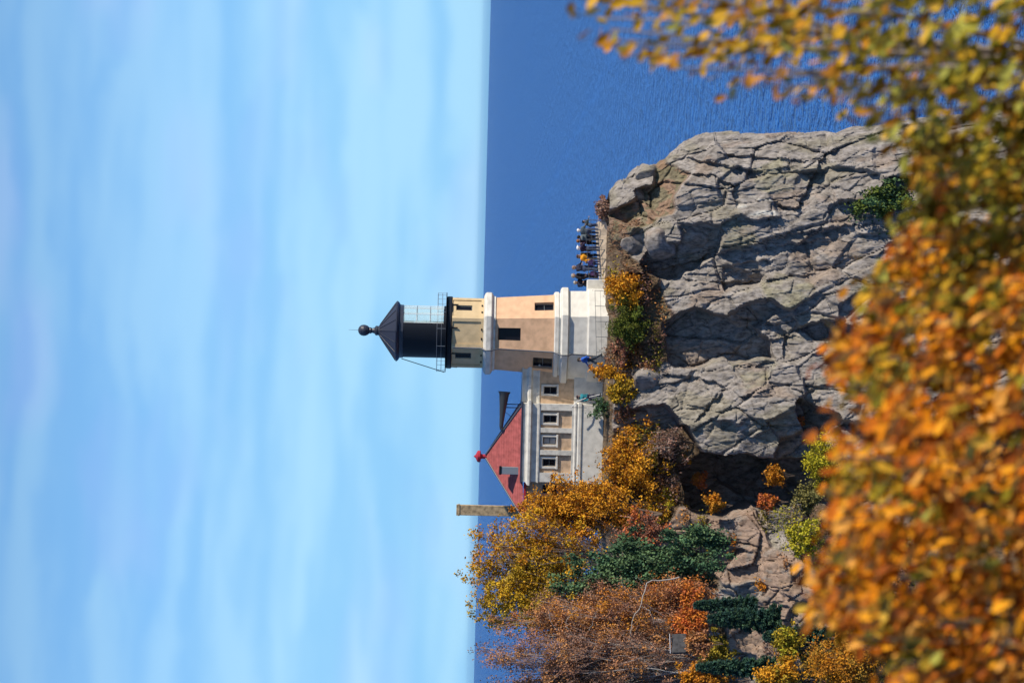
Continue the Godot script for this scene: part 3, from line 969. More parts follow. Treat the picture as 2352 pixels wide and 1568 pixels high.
func fog_building(at: Vector3) -> void:
	var t := thing("fog_signal_building", "cream and tan building with white pilasters and red pyramid roof beside the tower", "building", at)
	var L := -2.62
	var R := 2.62
	var back := -6.8
	# foundation
	var st := new_st()
	wall(st, Vector3(L - 0.04, -2.4, 0.06), Vector3(R + 0.02, -2.4, 0.06), Vector3(L - 0.04, 1.30, 0.06), Vector3(R + 0.02, 1.30, 0.06), [[0.27, 0.285, 0.72, 0.75]], 0.1)
	wall(st, Vector3(R + 0.02, -2.4, 0.06), Vector3(R + 0.02, -2.4, back), Vector3(R + 0.02, 1.3, 0.06), Vector3(R + 0.02, 1.3, back), [])
	wall(st, Vector3(L - 0.04, -2.4, back), Vector3(L - 0.04, -2.4, 0.06), Vector3(L - 0.04, 1.3, back), Vector3(L - 0.04, 1.3, 0.06), [])
	part("foundation", done(st), M.concrete, t)
	part("water_table", moulding(L, R, 0.0, [[0.07, 1.28], [0.14, 1.32], [0.14, 1.50], [0.06, 1.56], [0.06, 1.62], [0.1, 1.66], [0.1, 1.74], [0.0, 1.82]]), M.trim, t)
	# front wall: pilasters with sunk tan panels between, each with a window
	var pil := [934.0, 985.0, 1036.0, 1088.0]
	var xs := []
	for q in pil:
		xs.append(Vector2((1020.0 - q - 11.0) * 0.0293, (1020.0 - q) * 0.0293))
	st = new_st()
	var holes := []
	for i in 3:
		holes.append([(xs[i + 1].y - L) / (R - L), (xs[i].x - L) / (R - L), (1.95 - 1.8) / 2.33, (4.05 - 1.8) / 2.33])
	wall(st, Vector3(L, 1.8, 0), Vector3(R, 1.8, 0), Vector3(L, 4.13, 0), Vector3(R, 4.13, 0), holes, 0.16)
	wall(st, Vector3(R, 1.8, 0), Vector3(R, 1.8, back), Vector3(R, 4.13, 0), Vector3(R, 4.13, back), [])
	wall(st, Vector3(L, 1.8, back), Vector3(L, 1.8, 0), Vector3(L, 4.13, back), Vector3(L, 4.13, 0), [[0.1, 0.2, 0.45, 0.8], [0.45, 0.55, 0.45, 0.8], [0.8, 0.9, 0.45, 0.8]])
	var w := part("wall", done(st), M.trim, t)
	for i in 3:
		var x0: float = xs[i + 1].y
		var x1: float = xs[i].x
		var cx: float = (1020.0 - [965.0, 1015.0, 1065.0][i]) * 0.0293
		var h := [(cx - 0.24 - x0) / (x1 - x0), (cx + 0.24 - x0) / (x1 - x0), (2.98 - 1.95) / 2.1, (3.84 - 1.95) / 2.1]
		st = new_st()
		var q := [Vector3(x0, 1.95, -0.155), Vector3(x1, 1.95, -0.155), Vector3(x0, 4.05, -0.155), Vector3(x1, 4.05, -0.155)]
		wall(st, q[0], q[1], q[2], q[3], [h], 0.2)
		var pn := part("panel", done(st), M.tan, w)
		window(w, q[0], q[1], q[2], q[3], h, 0.18, M.frame, M.pane if i != 1 else M.curtain, 1)
		var sur := new_st()      # raised surround with a sill
		box(sur, Vector3(cx - 0.33, 3.40, -0.12), Vector3(0.15, 1.12, 0.07))
		box(sur, Vector3(cx + 0.33, 3.40, -0.12), Vector3(0.15, 1.12, 0.07))
		box(sur, Vector3(cx, 3.95, -0.117), Vector3(0.8, 0.16, 0.08))
		box(sur, Vector3(cx, 2.90, -0.09), Vector3(0.86, 0.13, 0.14))
		part("window_surround", done(sur), M.frame_white, w)
	part("cornice", moulding(L, R, 0.0, [[0.0, 4.12], [0.05, 4.13], [0.05, 4.24], [0.0, 4.26], [0.0, 4.62], [0.10, 4.66], [0.24, 4.72], [0.24, 4.86], [0.10, 4.96], [0.02, 5.0], [0.02, 5.24]]), M.trim, t)
	part("parapet_coping", moulding(L, R, 0.0, [[0.02, 5.24], [0.1, 5.25], [0.1, 5.33], [-0.3, 5.36]]), M.fascia, t)
	# link towards the tower, standing back
	var z := -1.7
	var lk := [Vector3(R, 1.8, z), Vector3(5.2, 1.8, z), Vector3(R, 4.13, z), Vector3(5.2, 4.13, z)]
	var lh := [(3.52 - 0.24 - R) / (5.2 - R), (3.52 + 0.24 - R) / (5.2 - R), (2.98 - 1.8) / 2.33, (3.84 - 1.8) / 2.33]
	st = new_st()
	wall(st, lk[0], lk[1], lk[2], lk[3], [lh], 0.22)
	var lw := part("link_wall", done(st), M.tan, t)
	window(lw, lk[0], lk[1], lk[2], lk[3], lh, 0.18, M.frame, M.pane, 1)
	var sur2 := new_st()
	box(sur2, Vector3(3.52 - 0.32, 3.40, z + 0.03), Vector3(0.14, 1.1, 0.08))
	box(sur2, Vector3(3.52 + 0.32, 3.40, z + 0.03), Vector3(0.14, 1.1, 0.08))
	box(sur2, Vector3(3.52, 3.94, z + 0.033), Vector3(0.78, 0.16, 0.09))
	box(sur2, Vector3(3.52, 2.90, z + 0.05), Vector3(0.84, 0.13, 0.14))
	part("window_surround", done(sur2), M.frame_white, lw)
	part("link_cornice", moulding(R + 0.02, 5.2, z, [[0.0, 4.12], [0.05, 4.13], [0.05, 4.24], [0.0, 4.26], [0.0, 4.62], [0.10, 4.66], [0.2, 4.72], [0.2, 4.86], [0.10, 4.96], [0.02, 5.0], [0.02, 5.24], [0.1, 5.25], [0.1, 5.33], [-3.0, 5.34]], false), M.trim, t)
	st = new_st()
	box(st, Vector3(3.9, -0.2, z + 0.06 - 1.0), Vector3(2.54, 4.0, 2.12))
	part("link_foundation", done(st), M.concrete, t)
	# left wing, set back under the low side of the roof
	var wl := [Vector3(-4.7, -1.4, -0.9), Vector3(L - 0.02, -1.4, -0.9), Vector3(-4.7, 4.95, -0.9), Vector3(L - 0.02, 4.95, -0.9)]
	st = new_st()
	var wh := [[0.30, 0.52, 0.66, 0.82], [0.62, 0.90, 0.66, 0.82]]
	wall(st, wl[0], wl[1], wl[2], wl[3], wh, 0.25)
	wall(st, Vector3(-4.7, -1.4, back), Vector3(-4.7, -1.4, -0.9), Vector3(-4.7, 4.95, back), Vector3(-4.7, 4.95, -0.9), [])
	var wing := part("wing_wall", done(st), M.tan, t)
	for h in wh:
		window(wing, wl[0], wl[1], wl[2], wl[3], h, 0.2, M.frame, M.pane, 1)
	# pyramid roof
	var A := Vector3(-1.15, 7.72, -3.7)
	var c := [Vector3(-5.1, 5.06, -0.45), Vector3(2.45, 5.34, -0.45), Vector3(2.45, 5.34, -7.0), Vector3(-5.1, 5.06, -7.0)]
	st = new_st()
	var N := 22                      # courses of shingle, each lapped a little over the next
	for i in 4:
		var p: Vector3 = c[i]
		var q: Vector3 = c[(i + 1) % 4]
		for k in N:
			var f0 := float(k) / N
			var f1 := float(k + 1) / N
			var lift := Vector3(0, 0.022, 0)
			quad(st, p.lerp(A, f0) + lift, p.lerp(A, f1), q.lerp(A, f1), q.lerp(A, f0) + lift)
			quad(st, p.lerp(A, f0), p.lerp(A, f0) + lift, q.lerp(A, f0) + lift, q.lerp(A, f0))
	var roof := part("roof", done(st), M.red_roof, t)
	var hip := new_st()
	for i in 4:
		tube(hip, [c[i] + Vector3(0, 0.03, 0), A + Vector3(0, 0.03, 0)], [0.06, 0.06], 6)
	part("hip_cap", done(hip), M.rail, roof)
	st = new_st()
	box(st, Vector3(-3.9, 5.0, -0.45), Vector3(2.4, 0.16, 0.06))
	part("eave_board", done(st), M.red, roof)
	part("ventilator", lathe_mesh([[0.16, 7.55], [0.16, 7.95], [0.2, 8.0], [0.36, 8.02], [0.40, 8.06], [0.40, 8.2], [0.34, 8.26], [0.12, 8.36], [0.05, 8.45], [0.0, 8.5]], 16), M.red, roof, Vector3(A.x, 0, A.z))
	st = new_st()
	box(st, Vector3(-1.95, 5.95, -1.05), Vector3(0.5, 1.3, 0.5))
	var flue := part("flue_box", done(st), M.grey_metal, roof)
	st = new_st()
	box(st, Vector3(-1.95, 6.68, -1.05), Vector3(0.58, 0.16, 0.58))
	part("flue_cap", done(st), M.black_metal, flue)
	# small grey pipe stub on the foundation
	# fog horn
	var horn := new_st()
	var hp := []
	var hr := []
	for k in 13:
		var f := k / 12.0
		hp.append(Vector3(lerpf(0.95, 3.35, f), lerpf(6.68, 6.52, f), -2.0))
		hr.append(0.13 + 0.23 * pow(f, 1.3) + (0.07 if k == 12 else 0.0))
	tube(horn, hp, hr, 20, false)
	tube(horn, [Vector3(1.0, 6.68, -2.0), Vector3(0.82, 6.66, -2.0), Vector3(0.74, 6.5, -2.0), Vector3(0.74, 6.1, -2.0), Vector3(0.74, 5.4, -2.0)], [0.115, 0.12, 0.115, 0.11, 0.11], 12)
	var hh := part("fog_horn", done(horn), M.horn, self, at)
	tag(hh, "black trumpet fog horn above the flat roof edge, its mouth towards the tower", "fog horn")
	for x in [2.28, 2.5]:
		st = new_st()
		tube(st, [Vector3(x, 5.34, -2.0), Vector3(x, 6.42, -2.0)], [0.035, 0.035], 6)
		part("post", done(st), M.black_metal, hh)
	st = new_st()
	tube(st, [Vector3(1.3, 5.5, -2.0), Vector3(1.95, 6.4, -2.0)], [0.015, 0.015], 5)
	part("stay", done(st), M.black_metal, hh)

func chimney(at: Vector3) -> void:
	var t := thing("brick_chimney", "tall tan brick chimney behind the red roof", "chimney", at)
	var st := new_st()
	box(st, Vector3(0, 4.7, 0), Vector3(0.72, 10.2, 0.72), Basis(), 0.02)
	part("stack", done(st), M.chimney, t)
	st = new_st()
	box(st, Vector3(0, 9.86, 0), Vector3(0.80, 0.14, 0.80))
	box(st, Vector3(0, 9.98, 0), Vector3(0.74, 0.1, 0.74))
	part("cap", done(st), M.chimney, t)

# ------------------------------------------------------------------ overlook, fences, rails
func post_fence(called: String, label: String, pts: Array, height: float, m: Material, rails: int, r := 0.025) -> void:
	var t := thing(called, label, "fence", pts[0])
	var o: Vector3 = pts[0]
	for p in pts:
		var st := new_st()
		tube(st, [p - o - Vector3(0, 0.3, 0), p - o + Vector3(0, height, 0)], [r * 1.2, r], 6)
		part("post", done(st), m, t)
	for k in rails:
		var st := new_st()
		var q := []
		var rr := []
		for p in pts:
			q.append(p - o + Vector3(0, height * (1.0 - 0.42 * k) - 0.02, 0))
			rr.append(r * (0.8 if k == 0 else 0.5))
		tube(st, q, rr, 5)
		part("rail", done(st), m, t)

func overlook() -> void:
	# concrete retaining wall below the viewing terrace, its face battered
	var t := thing("terrace_wall", "low sunlit tan concrete wall under the crowd at the overlook", "wall")
	var st := new_st()
	var top := []
	var foot := []
	var inner := []
	for q in [[1374, 508, 1378], [1376, 540, 1393], [1378, 570, 1406], [1380, 595, 1408], [1382, 620, 1402], [1384, 655, 1398]]:
		var a := P(q[0], q[1], 203.0)
		top.append(a)
		var b := P(q[2], q[1] + 2.0, 202.3)
		foot.append(b - Vector3(0, 0.4, 0))
		inner.append(a + Vector3(0, -0.02, -6.0))
	for i in top.size() - 1:
		quad(st, foot[i], top[i], top[i + 1], foot[i + 1])
		quad(st, top[i], inner[i], inner[i + 1], top[i + 1])
	quad(st, foot[0], inner[0] - Vector3(0, 1, 0), inner[0], top[0])
	part("retaining_face", done(st), weathered(lin(0.58, 0.47, 0.35), 0.2, 2.0, 61), t)
	var pts := []
	for k in 8:
		pts.append(P(lerpf(1374, 1386, k / 7.0), lerpf(506, 662, k / 7.0), 202.8))
	post_fence("overlook_railing", "thin dark railing in front of the crowd on the terrace", pts, 0.95, M.rail, 3)
	pts = []
	for k in 7:
		pts.append(P(lerpf(1395, 1400, k / 6.0), lerpf(668, 880, k / 6.0), 198.2))
	post_fence("edge_fence", "thin wire fence along the foot of the lighthouse plinth", pts, 0.85, M.rail, 2, 0.018)
	# pale block of the stair by the tower foot
	t = thing("stair_block", "pale concrete stair cheek right beside the lighthouse plinth", "stair")
	st = new_st()
	var b := P(1385, 656, 202.5)
	box(st, b + Vector3(0, 0.35, 0), Vector3(0.75, 1.5, 1.6), Basis(), 0.03)
	part("cheek", done(st), M.concrete, t)
	for k in 3:
		st = new_st()
		box(st, b + Vector3(0.9 - 0.25 * k, 0.05 + 0.17 * k - 0.4, -1.8), Vector3(2.2 - 0.4 * k, 0.17, 2.4), Basis(), 0.01)
		part("step", done(st), M.concrete, t)
	# handrails of the stair between the tower and the fog signal building
	t = thing("stair_handrail", "pale metal handrails of the steps by the foundation corner", "handrail")
	for d in [197.6, 198.3]:
		st = new_st()
		var r := [P(1313, 935, d), P(1325, 922, d), P(1352, 912, d + 0.3), P(1382, 905, d + 0.4)]
		tube(st, r, [0.03, 0.03, 0.03, 0.03], 6)
		part("rail", done(st), M.rail_white, t)
		for q in (r if d < 198.0 else []):
			st = new_st()
			tube(st, [q, q - Vector3(0, 1.0, 0)], [0.022, 0.022], 5)
			part("post", done(st), M.rail, t)

# ------------------------------------------------------------------ plants
class Soup:
	var v := PackedVector3Array()
	var c := PackedColorArray()
	var n := PackedVector3Array()
	var i := PackedInt32Array()

	func mesh() -> ArrayMesh:
		var a := []
		a.resize(Mesh.ARRAY_MAX)
		a[Mesh.ARRAY_VERTEX] = v
		a[Mesh.ARRAY_NORMAL] = n
		a[Mesh.ARRAY_COLOR] = c
		a[Mesh.ARRAY_INDEX] = i
		var m := ArrayMesh.new()
		m.add_surface_from_arrays(Mesh.PRIMITIVE_TRIANGLES, a)
		return m

	func leaf(p: Vector3, u: Vector3, w: Vector3, col: Color) -> void:
		var k := v.size()
		var nn := u.cross(w).normalized()
		v.append(p - u); v.append(p + w); v.append(p + u); v.append(p - w)
		for q in 4:
			n.append(nn); c.append(col)
		i.append_array(PackedInt32Array([k, k + 1, k + 2, k, k + 2, k + 3]))

	func limb(pts: Array, r0: float, r1: float, col: Color, sides := 5) -> void:
		var k := v.size()
		var m := pts.size()
		for j in m:
			var d: Vector3 = (pts[mini(j + 1, m - 1)] - pts[maxi(j - 1, 0)]).normalized()
			var a := d.cross(Vector3(0.31, 0.12, 0.94)).normalized()
			var b := d.cross(a)
			var r := lerpf(r0, r1, float(j) / (m - 1))
			for q in sides:
				var t := TAU * q / sides
				var e := a * cos(t) + b * sin(t)
				v.append(pts[j] + e * r); n.append(e); c.append(col)
		for j in m - 1:
			for q in sides:
				var x := k + j * sides + q
				var y := k + j * sides + (q + 1) % sides
				i.append_array(PackedInt32Array([x, x + sides, y + sides, x, y + sides, y]))

func rdir() -> Vector3:
	var z := rng.randf_range(-1, 1)
	var a := rng.randf() * TAU
	var r := sqrt(1 - z * z)
	return Vector3(r * cos(a), z, r * sin(a))

func shade(c: Vector3, k: float) -> Color:
	return Color(c.x * k, c.y * k, c.z * k)

# broad-leaved tree or bush. o: hw half width, h height, low crown start 0..1, clumps, per clump leaves, rc clump radius, leaf size, cols palette, bark, bare number of twigs per clump, stems
func broadleaf(called: String, label: String, cat: String, at: Vector3, o: Dictionary, group := "") -> Node3D:
	var t := thing(called, label, cat, at, group)
	var wood := Soup.new()
	var green := Soup.new()
	var h: float = o.h
	var hw: float = o.hw
	var low: float = o.get("low", 0.18)
	var bark: Vector3 = o.get("bark", Vector3(0.12, 0.09, 0.07))
	var leafs: float = o.get("leaf", 0.085)
	var stems: int = o.get("stems", 1)
	var lean: float = o.get("lean", 0.0)
	var tr: float = o.get("r", 0.010 * h + 0.012)
	var leads := []
	for s in stems:
		var pts := []
		var off := Vector3.ZERO if stems == 1 else Vector3(rng.randf_range(-1, 1), 0, rng.randf_range(-1, 1)) * hw * 0.7
		var wob := Vector3(rng.randf_range(-1, 1), 0, rng.randf_range(-1, 1)) * 0.07 * h
		for k in 7:
			var f := k / 6.0
			pts.append(Vector3(0, -0.5 * (1.0 - f) + h * 0.88 * f, 0) + off * f + wob * sin(f * 5.0) * 0.6 + Vector3(lean * h * f * f, 0, 0))
		leads.append(pts)
		wood.limb(pts, tr, tr * 0.22, Color(bark.x, bark.y, bark.z), 6)
	var clumps := int(o.clumps * (1.7 if not o.has("upright") else 1.0))
	var lump := noise(1.1, 2, rng.randi() % 1000)
	for k in clumps:
		var d := rdir()
		var rad := pow(rng.randf(), 0.42)
		rad *= 1.0 + 0.85 * lump.get_noise_3d(d.x * 1.6, d.y * 1.6, d.z * 1.6) + (0.3 * rng.randf() if rng.randf() < 0.12 else 0.0)
		var e := Vector3(d.x, d.y, d.z) * rad
		var yy := lerpf(low, 1.0, 0.5 + 0.5 * e.y)
		# wider low down, drawn in towards the top
		var wide: float = hw * lerpf(1.05, 0.8, yy) * (1.0 + 0.25 * sin(yy * 9.0 + k))
		var cpos := Vector3(e.x * wide + lean * h * yy * yy, yy * h, e.z * wide)
		var lead: Array = leads[k % leads.size()]
		var f := clampf(yy * 0.72 - 0.05, 0.05, 0.95) * 6.0
		var i0 := int(f)
		var st: Vector3 = (lead[i0] as Vector3).lerp(lead[mini(i0 + 1, 6)], f - i0)
		var mid := st.lerp(cpos, 0.55) + Vector3(0, -0.06 * h * rng.randf(), 0) + rdir() * 0.05 * hw
		var lb := tr * 0.28 * (1.0 - 0.5 * yy)
		wood.limb([st, mid, cpos], lb, lb * 0.3, shade(bark, rng.randf_range(0.8, 1.1)), 4)
		for b in o.get("bare", 0):
			var q: Vector3 = cpos + rdir() * o.rc * rng.randf_range(0.6, 1.5) + Vector3(0, 0.25 * o.rc, 0)
			wood.limb([mid.lerp(cpos, rng.randf()), cpos.lerp(q, 0.5) + rdir() * 0.05, q], 0.014, 0.005, shade(o.get("twig", Vector3(0.22, 0.16, 0.13)) if rng.randf() < 0.88 else Vector3(0.44, 0.40, 0.36), rng.randf_range(0.7, 1.25)), 3)
		var pal: Array = o.cols
		var base: Vector3 = pal[rng.randi() % pal.size()] * rng.randf_range(0.65, 1.2)
		var rc: float = o.rc * rng.randf_range(0.45, 1.05)
		var cnt := int(o.per * o.get("fill", 1.25) * rng.randf_range(0.6, 1.3))
		for q in cnt:
			var g := Vector3(rng.randfn(), rng.randfn() * o.get("tallness", 1.0), rng.randfn()) * rc * 0.5
			var c2: Vector3 = base.lerp(pal[rng.randi() % pal.size()], 0.3)
			var u: Vector3 = (rdir() + Vector3(0, o.get("upright", 0.0), 0)).normalized() * leafs * rng.randf_range(0.7, 1.35)
			var w := u.cross(rdir()).normalized() * leafs * rng.randf_range(0.5, 0.8)
			green.leaf(cpos + g, u, w, shade(c2, rng.randf_range(0.75, 1.25)))
	part("trunk", wood.mesh(), M.bark, t)
	part("crown", green.mesh(), M.needles if o.has("upright") else M.leaves, t)
	return t

# needle tree: whorls of drooping boughs
func conifer(called: String, label: String, at: Vector3, o: Dictionary, group := "") -> Node3D:
	var t := thing(called, label, "tree", at, group)
	var wood := Soup.new()
	var green := Soup.new()
	var h: float = o.h
	var hw: float = o.hw
	var lean: float = o.get("lean", 0.0)
	var bark := Vector3(0.10, 0.075, 0.06)
	var pts := []
	for k in 6:
		var f := k / 5.0
		pts.append(Vector3(lean * h * f, -0.4 + (h + 0.4) * f, 0))
	wood.limb(pts, 0.014 * h + 0.02, 0.012, Color(bark.x, bark.y, bark.z), 6)
	var whorls: int = o.whorls
	var pal: Array = o.cols
	for k in whorls:
		var f: float = lerpf(o.get("low", 0.08), 0.985, (k + rng.randf() * 0.6) / whorls)
		var reach: float = hw * pow(1.0 - f, o.get("taper", 0.75)) + 0.10
		var nb := 7 if o.get("dense", false) else 5
		var a0 := rng.randf() * TAU
		for b in nb:
			var a := a0 + TAU * b / nb + rng.randf_range(-0.35, 0.35)
			var len := reach * rng.randf_range(0.65, 1.15)
			var s := Vector3(lean * h * f, h * f, 0)
			var out := Vector3(cos(a), 0, sin(a))
			var droop: float = o.get("droop", 0.25)
			var e := s + out * len + Vector3(0, -droop * len + 0.1 * len, 0)
			var m := s.lerp(e, 0.5) + Vector3(0, 0.06 * len, 0)
			wood.limb([s, m, e], 0.025, 0.006, Color(bark.x, bark.y, bark.z), 3)
			var base: Vector3 = pal[rng.randi() % pal.size()]
			var cnt := int(o.per * len * rng.randf_range(0.8, 1.2))
			for q in cnt:
				var g := pow(rng.randf(), 0.75)
				var p := s.lerp(m, g * 2.0) if g < 0.5 else m.lerp(e, g * 2.0 - 1.0)
				var side := Vector3(-out.z, 0, out.x) * rng.randf_range(-1, 1)
				var spread := 0.30 * len * (1.05 - g) + 0.06
				var u: Vector3 = (out * 0.7 + side * 0.8 + Vector3(0, rng.randf_range(-0.7, 0.35), 0)).normalized() * o.get("needle", 0.13) * rng.randf_range(0.7, 1.3)
				var w: Vector3 = u.cross(rdir()).normalized() * o.get("needle", 0.13) * 0.24
				p += side * spread + Vector3(0, rng.randf_range(-0.10, 0.05), 0)
				green.leaf(p, u, w, shade(base, rng.randf_range(0.6, 1.35)))
	part("trunk", wood.mesh(), M.bark, t)
	part("crown", green.mesh(), M.needles, t)
	return t

# real-world leaf colours
const YELLOW := [Vector3(0.64, 0.30, 0.022), Vector3(0.56, 0.27, 0.025), Vector3(0.68, 0.36, 0.03), Vector3(0.46, 0.18, 0.02)]
const GOLD := [Vector3(0.54, 0.33, 0.02), Vector3(0.44, 0.29, 0.025), Vector3(0.58, 0.31, 0.02), Vector3(0.33, 0.23, 0.03)]
const OLIVE := [Vector3(0.26, 0.21, 0.03), Vector3(0.34, 0.26, 0.03), Vector3(0.19, 0.17, 0.03)]
const LIME := [Vector3(0.48, 0.42, 0.03), Vector3(0.54, 0.45, 0.03), Vector3(0.34, 0.33, 0.03)]
const RUSSET := [Vector3(0.40, 0.18, 0.085), Vector3(0.48, 0.22, 0.085), Vector3(0.32, 0.16, 0.10), Vector3(0.54, 0.25, 0.075)]
const RED := [Vector3(0.58, 0.16, 0.04), Vector3(0.54, 0.20, 0.03), Vector3(0.44, 0.13, 0.05)]
const ORANGE := [Vector3(0.58, 0.26, 0.02), Vector3(0.54, 0.20, 0.02), Vector3(0.46, 0.21, 0.03)]
const DUSTY := [Vector3(0.30, 0.19, 0.15), Vector3(0.26, 0.16, 0.12), Vector3(0.34, 0.17, 0.12)]
const GREEN := [Vector3(0.09, 0.17, 0.075), Vector3(0.13, 0.20, 0.085), Vector3(0.06, 0.13, 0.07), Vector3(0.04, 0.08, 0.04)]
const SPRUCE := [Vector3(0.045, 0.105, 0.07), Vector3(0.06, 0.115, 0.065), Vector3(0.04, 0.09, 0.075)]
const MOSS := [Vector3(0.11, 0.14, 0.022), Vector3(0.08, 0.12, 0.022), Vector3(0.14, 0.15, 0.028)]
const WHITE_BARK := Vector3(0.50, 0.47, 0.43)

# X, Y of the foot, X of the top, half width, all in photo units
func bush(called: String, label: String, cat: String, X: float, Y: float, top: float, half: float, cols: Array, o := {}, group := "") -> void:
	var g := ground_at(X, Y)
	if o.has("d"):
		g = P(X, Y, o.d)
	var s := UNIT * (EYE.z - g.z)
	var q := {"h": (X - top) * s, "hw": half * s, "cols": cols, "clumps": 60, "per": 40, "rc": 0.42, "stems": 3}
	q.merge(o, true)
	broadleaf(called, label, cat, g + Vector3(0, -0.1, -0.1), q, group)

func fir(called: String, label: String, X: float, Y: float, top: float, half: float, cols: Array, o := {}, group := "") -> void:
	var g := ground_at(X, Y)
	if o.has("d"):
		g = P(X, Y, o.d)
	var s := UNIT * (EYE.z - g.z)
	var q := {"h": (X - top) * s, "hw": half * s, "cols": cols, "whorls": 16, "per": 60.0}
	q.merge(o, true)
	conifer(called, label, g + Vector3(0, -0.1, -0.1), q, group)

func vegetation() -> void:
	var g1 := "bushes along the cliff top"
	bush("yellow_bush", "golden yellow bush at the cliff edge just right of the lighthouse plinth", "bush", 1490, 668, 1392, 44, YELLOW, {"clumps": 60, "per": 46, "rc": 0.4}, g1)
	bush("russet_bush", "thin russet brown bush between the golden bush and the grey boulders", "bush", 1500, 630, 1440, 42, DUSTY, {"clumps": 36, "per": 22, "bare": 3}, g1)
	bush("green_bush", "round dark green bush on the cliff edge below the plinth front", "bush", 1500, 748, 1402, 46, MOSS, {"clumps": 90, "per": 60, "rc": 0.36, "leaf": 0.06}, g1)
	bush("red_shrub", "low reddish shrub on the cliff top below the man in blue", "bush", 1462, 812, 1392, 38, [Vector3(0.30, 0.12, 0.08), Vector3(0.26, 0.15, 0.08)], {"clumps": 36, "per": 24, "bare": 4, "rc": 0.3}, g1)
	bush("yellow_sapling", "thin yellow sapling standing before the shaded side of the plinth", "tree", 1450, 856, 1356, 18, YELLOW, {"clumps": 24, "per": 30, "rc": 0.3, "stems": 1}, g1)
	bush("yellow_bush", "small yellow bush below the stair handrails", "bush", 1470, 898, 1384, 32, GOLD, {"clumps": 34, "per": 34, "rc": 0.32}, g1)
	bush("red_shrub", "dull red shrub below the foundation's tower-side corner", "bush", 1470, 945, 1410, 28, [Vector3(0.26, 0.10, 0.06), Vector3(0.24, 0.14, 0.05)], {"clumps": 24, "per": 24, "bare": 3, "rc": 0.3}, g1)
	bush("green_bush", "small dark green shrub at the top of the steps by the foundation", "bush", 1405, 938, 1358, 20, GREEN, {"clumps": 26, "per": 40, "rc": 0.22, "leaf": 0.06, "d": 196.8}, g1)
	bush("yellow_tree", "big spreading golden tree below the white foundation wall", "tree", 1565, 1070, 1396, 84, YELLOW, {"clumps": 190, "per": 50, "rc": 0.5, "low": 0.25, "lean": 0.05, "d": 194.2}, g1)
	bush("russet_bush", "bare pinkish brown bush at the edge above the dark gully", "bush", 1590, 1022, 1480, 46, DUSTY, {"clumps": 50, "per": 16, "bare": 7, "rc": 0.4}, g1)
	bush("olive_tree", "olive and dull gold tree at the lip of the dark gully", "tree", 1580, 1120, 1440, 46, OLIVE, {"clumps": 70, "per": 36, "bare": 2, "rc": 0.45}, g1)
	bush("yellow_bush", "yellow green bush left of the gully mouth", "bush", 1585, 1172, 1470, 44, [YELLOW[0], LIME[0], OLIVE[1]], {"clumps": 70, "per": 46, "rc": 0.42}, g1)
	bush("yellow_bush", "small rounded orange yellow bush beside the yellow green one", "bush", 1480, 1190, 1412, 28, YELLOW, {"clumps": 40, "per": 40, "rc": 0.3, "d": 191.0}, g1)
	bush("yellow_tree", "bright yellow tree in front of the low wing of the fog signal building", "tree", 1450, 1158, 1325, 50, YELLOW, {"clumps": 80, "per": 50, "rc": 0.42, "d": 193.0}, "golden trees left of the buildings")
	bush("yellow_tree", "tall orange gold tree covering the red roof's lower corner", "tree", 1500, 1180, 1200, 74, [YELLOW[0], YELLOW[3], YELLOW[1]], {"clumps": 170, "per": 46, "rc": 0.5, "low": 0.3, "d": 191.5}, "golden trees left of the buildings")
	bush("birch_tree", "open gold birch with lake showing through its crown", "tree", 1510, 1270, 1080, 86, [GOLD[0], GOLD[2], YELLOW[3]], {"clumps": 170, "per": 40, "r": 0.05, "rc": 0.5, "bare": 3, "low": 0.3, "bark": Vector3(0.36, 0.32, 0.29), "twig": Vector3(0.25, 0.18, 0.15), "d": 190.0}, "golden trees left of the buildings")
	bush("birch_tree", "dense golden birch rising above the horizon", "tree", 1500, 1345, 1082, 70, GOLD, {"clumps": 170, "per": 40, "rc": 0.48, "low": 0.3, "bark": Vector3(0.30, 0.26, 0.23), "r": 0.06, "d": 189.0}, "golden trees left of the buildings")
	bush("birch_tree", "olive gold birch with a rounded top against the pale sky", "tree", 1480, 1405, 1092, 52, [GOLD[1], OLIVE[1], GOLD[0]], {"clumps": 120, "per": 42, "rc": 0.46, "low": 0.35, "bark": Vector3(0.30, 0.26, 0.23), "r": 0.06, "d": 188.0}, "golden trees left of the buildings")
	bush("red_shrub", "pinkish red shrub above the green cedars", "bush", 1545, 1225, 1420, 44, [RED[2], RED[0], DUSTY[2]], {"clumps": 60, "per": 30, "bare": 2, "d": 188.0}, g1)
	var g2 := "green cedars on the slope"
	for a in [[1580, 1350, 1305, 52, 183.0, "leftmost dense green cedar below the golden birches"], [1590, 1303, 1335, 52, 183.5, "bushy green cedar in the middle of the cedar clump"], [1655, 1290, 1425, 52, 183.0, "green cedar at the pink ledge's foot with dark shade beneath"], [1670, 1240, 1550, 26, 184.0, "narrow green cedar against the pink ledge"], [1625, 1342, 1480, 36, 184.0, "small dark cedar in the hollow between cedars and red bushes"]]:
		bush("cedar_tree", a[5], "tree", a[0], a[1], a[2], a[3], GREEN, {"clumps": int(2.0 * a[3]), "per": 80, "rc": 0.36, "tallness": 1.9, "upright": 1.1, "leaf": 0.10, "low": 0.05, "stems": 2, "d": a[4]}, g2)
	var g3 := "russet half-bare birches"
	var rus := {"bark": Vector3(0.34, 0.29, 0.26), "bare": 4, "twig": Vector3(0.30, 0.19, 0.15), "clumps": 190, "per": 64, "rc": 0.6, "leaf": 0.065, "low": 0.1, "r": 0.06}
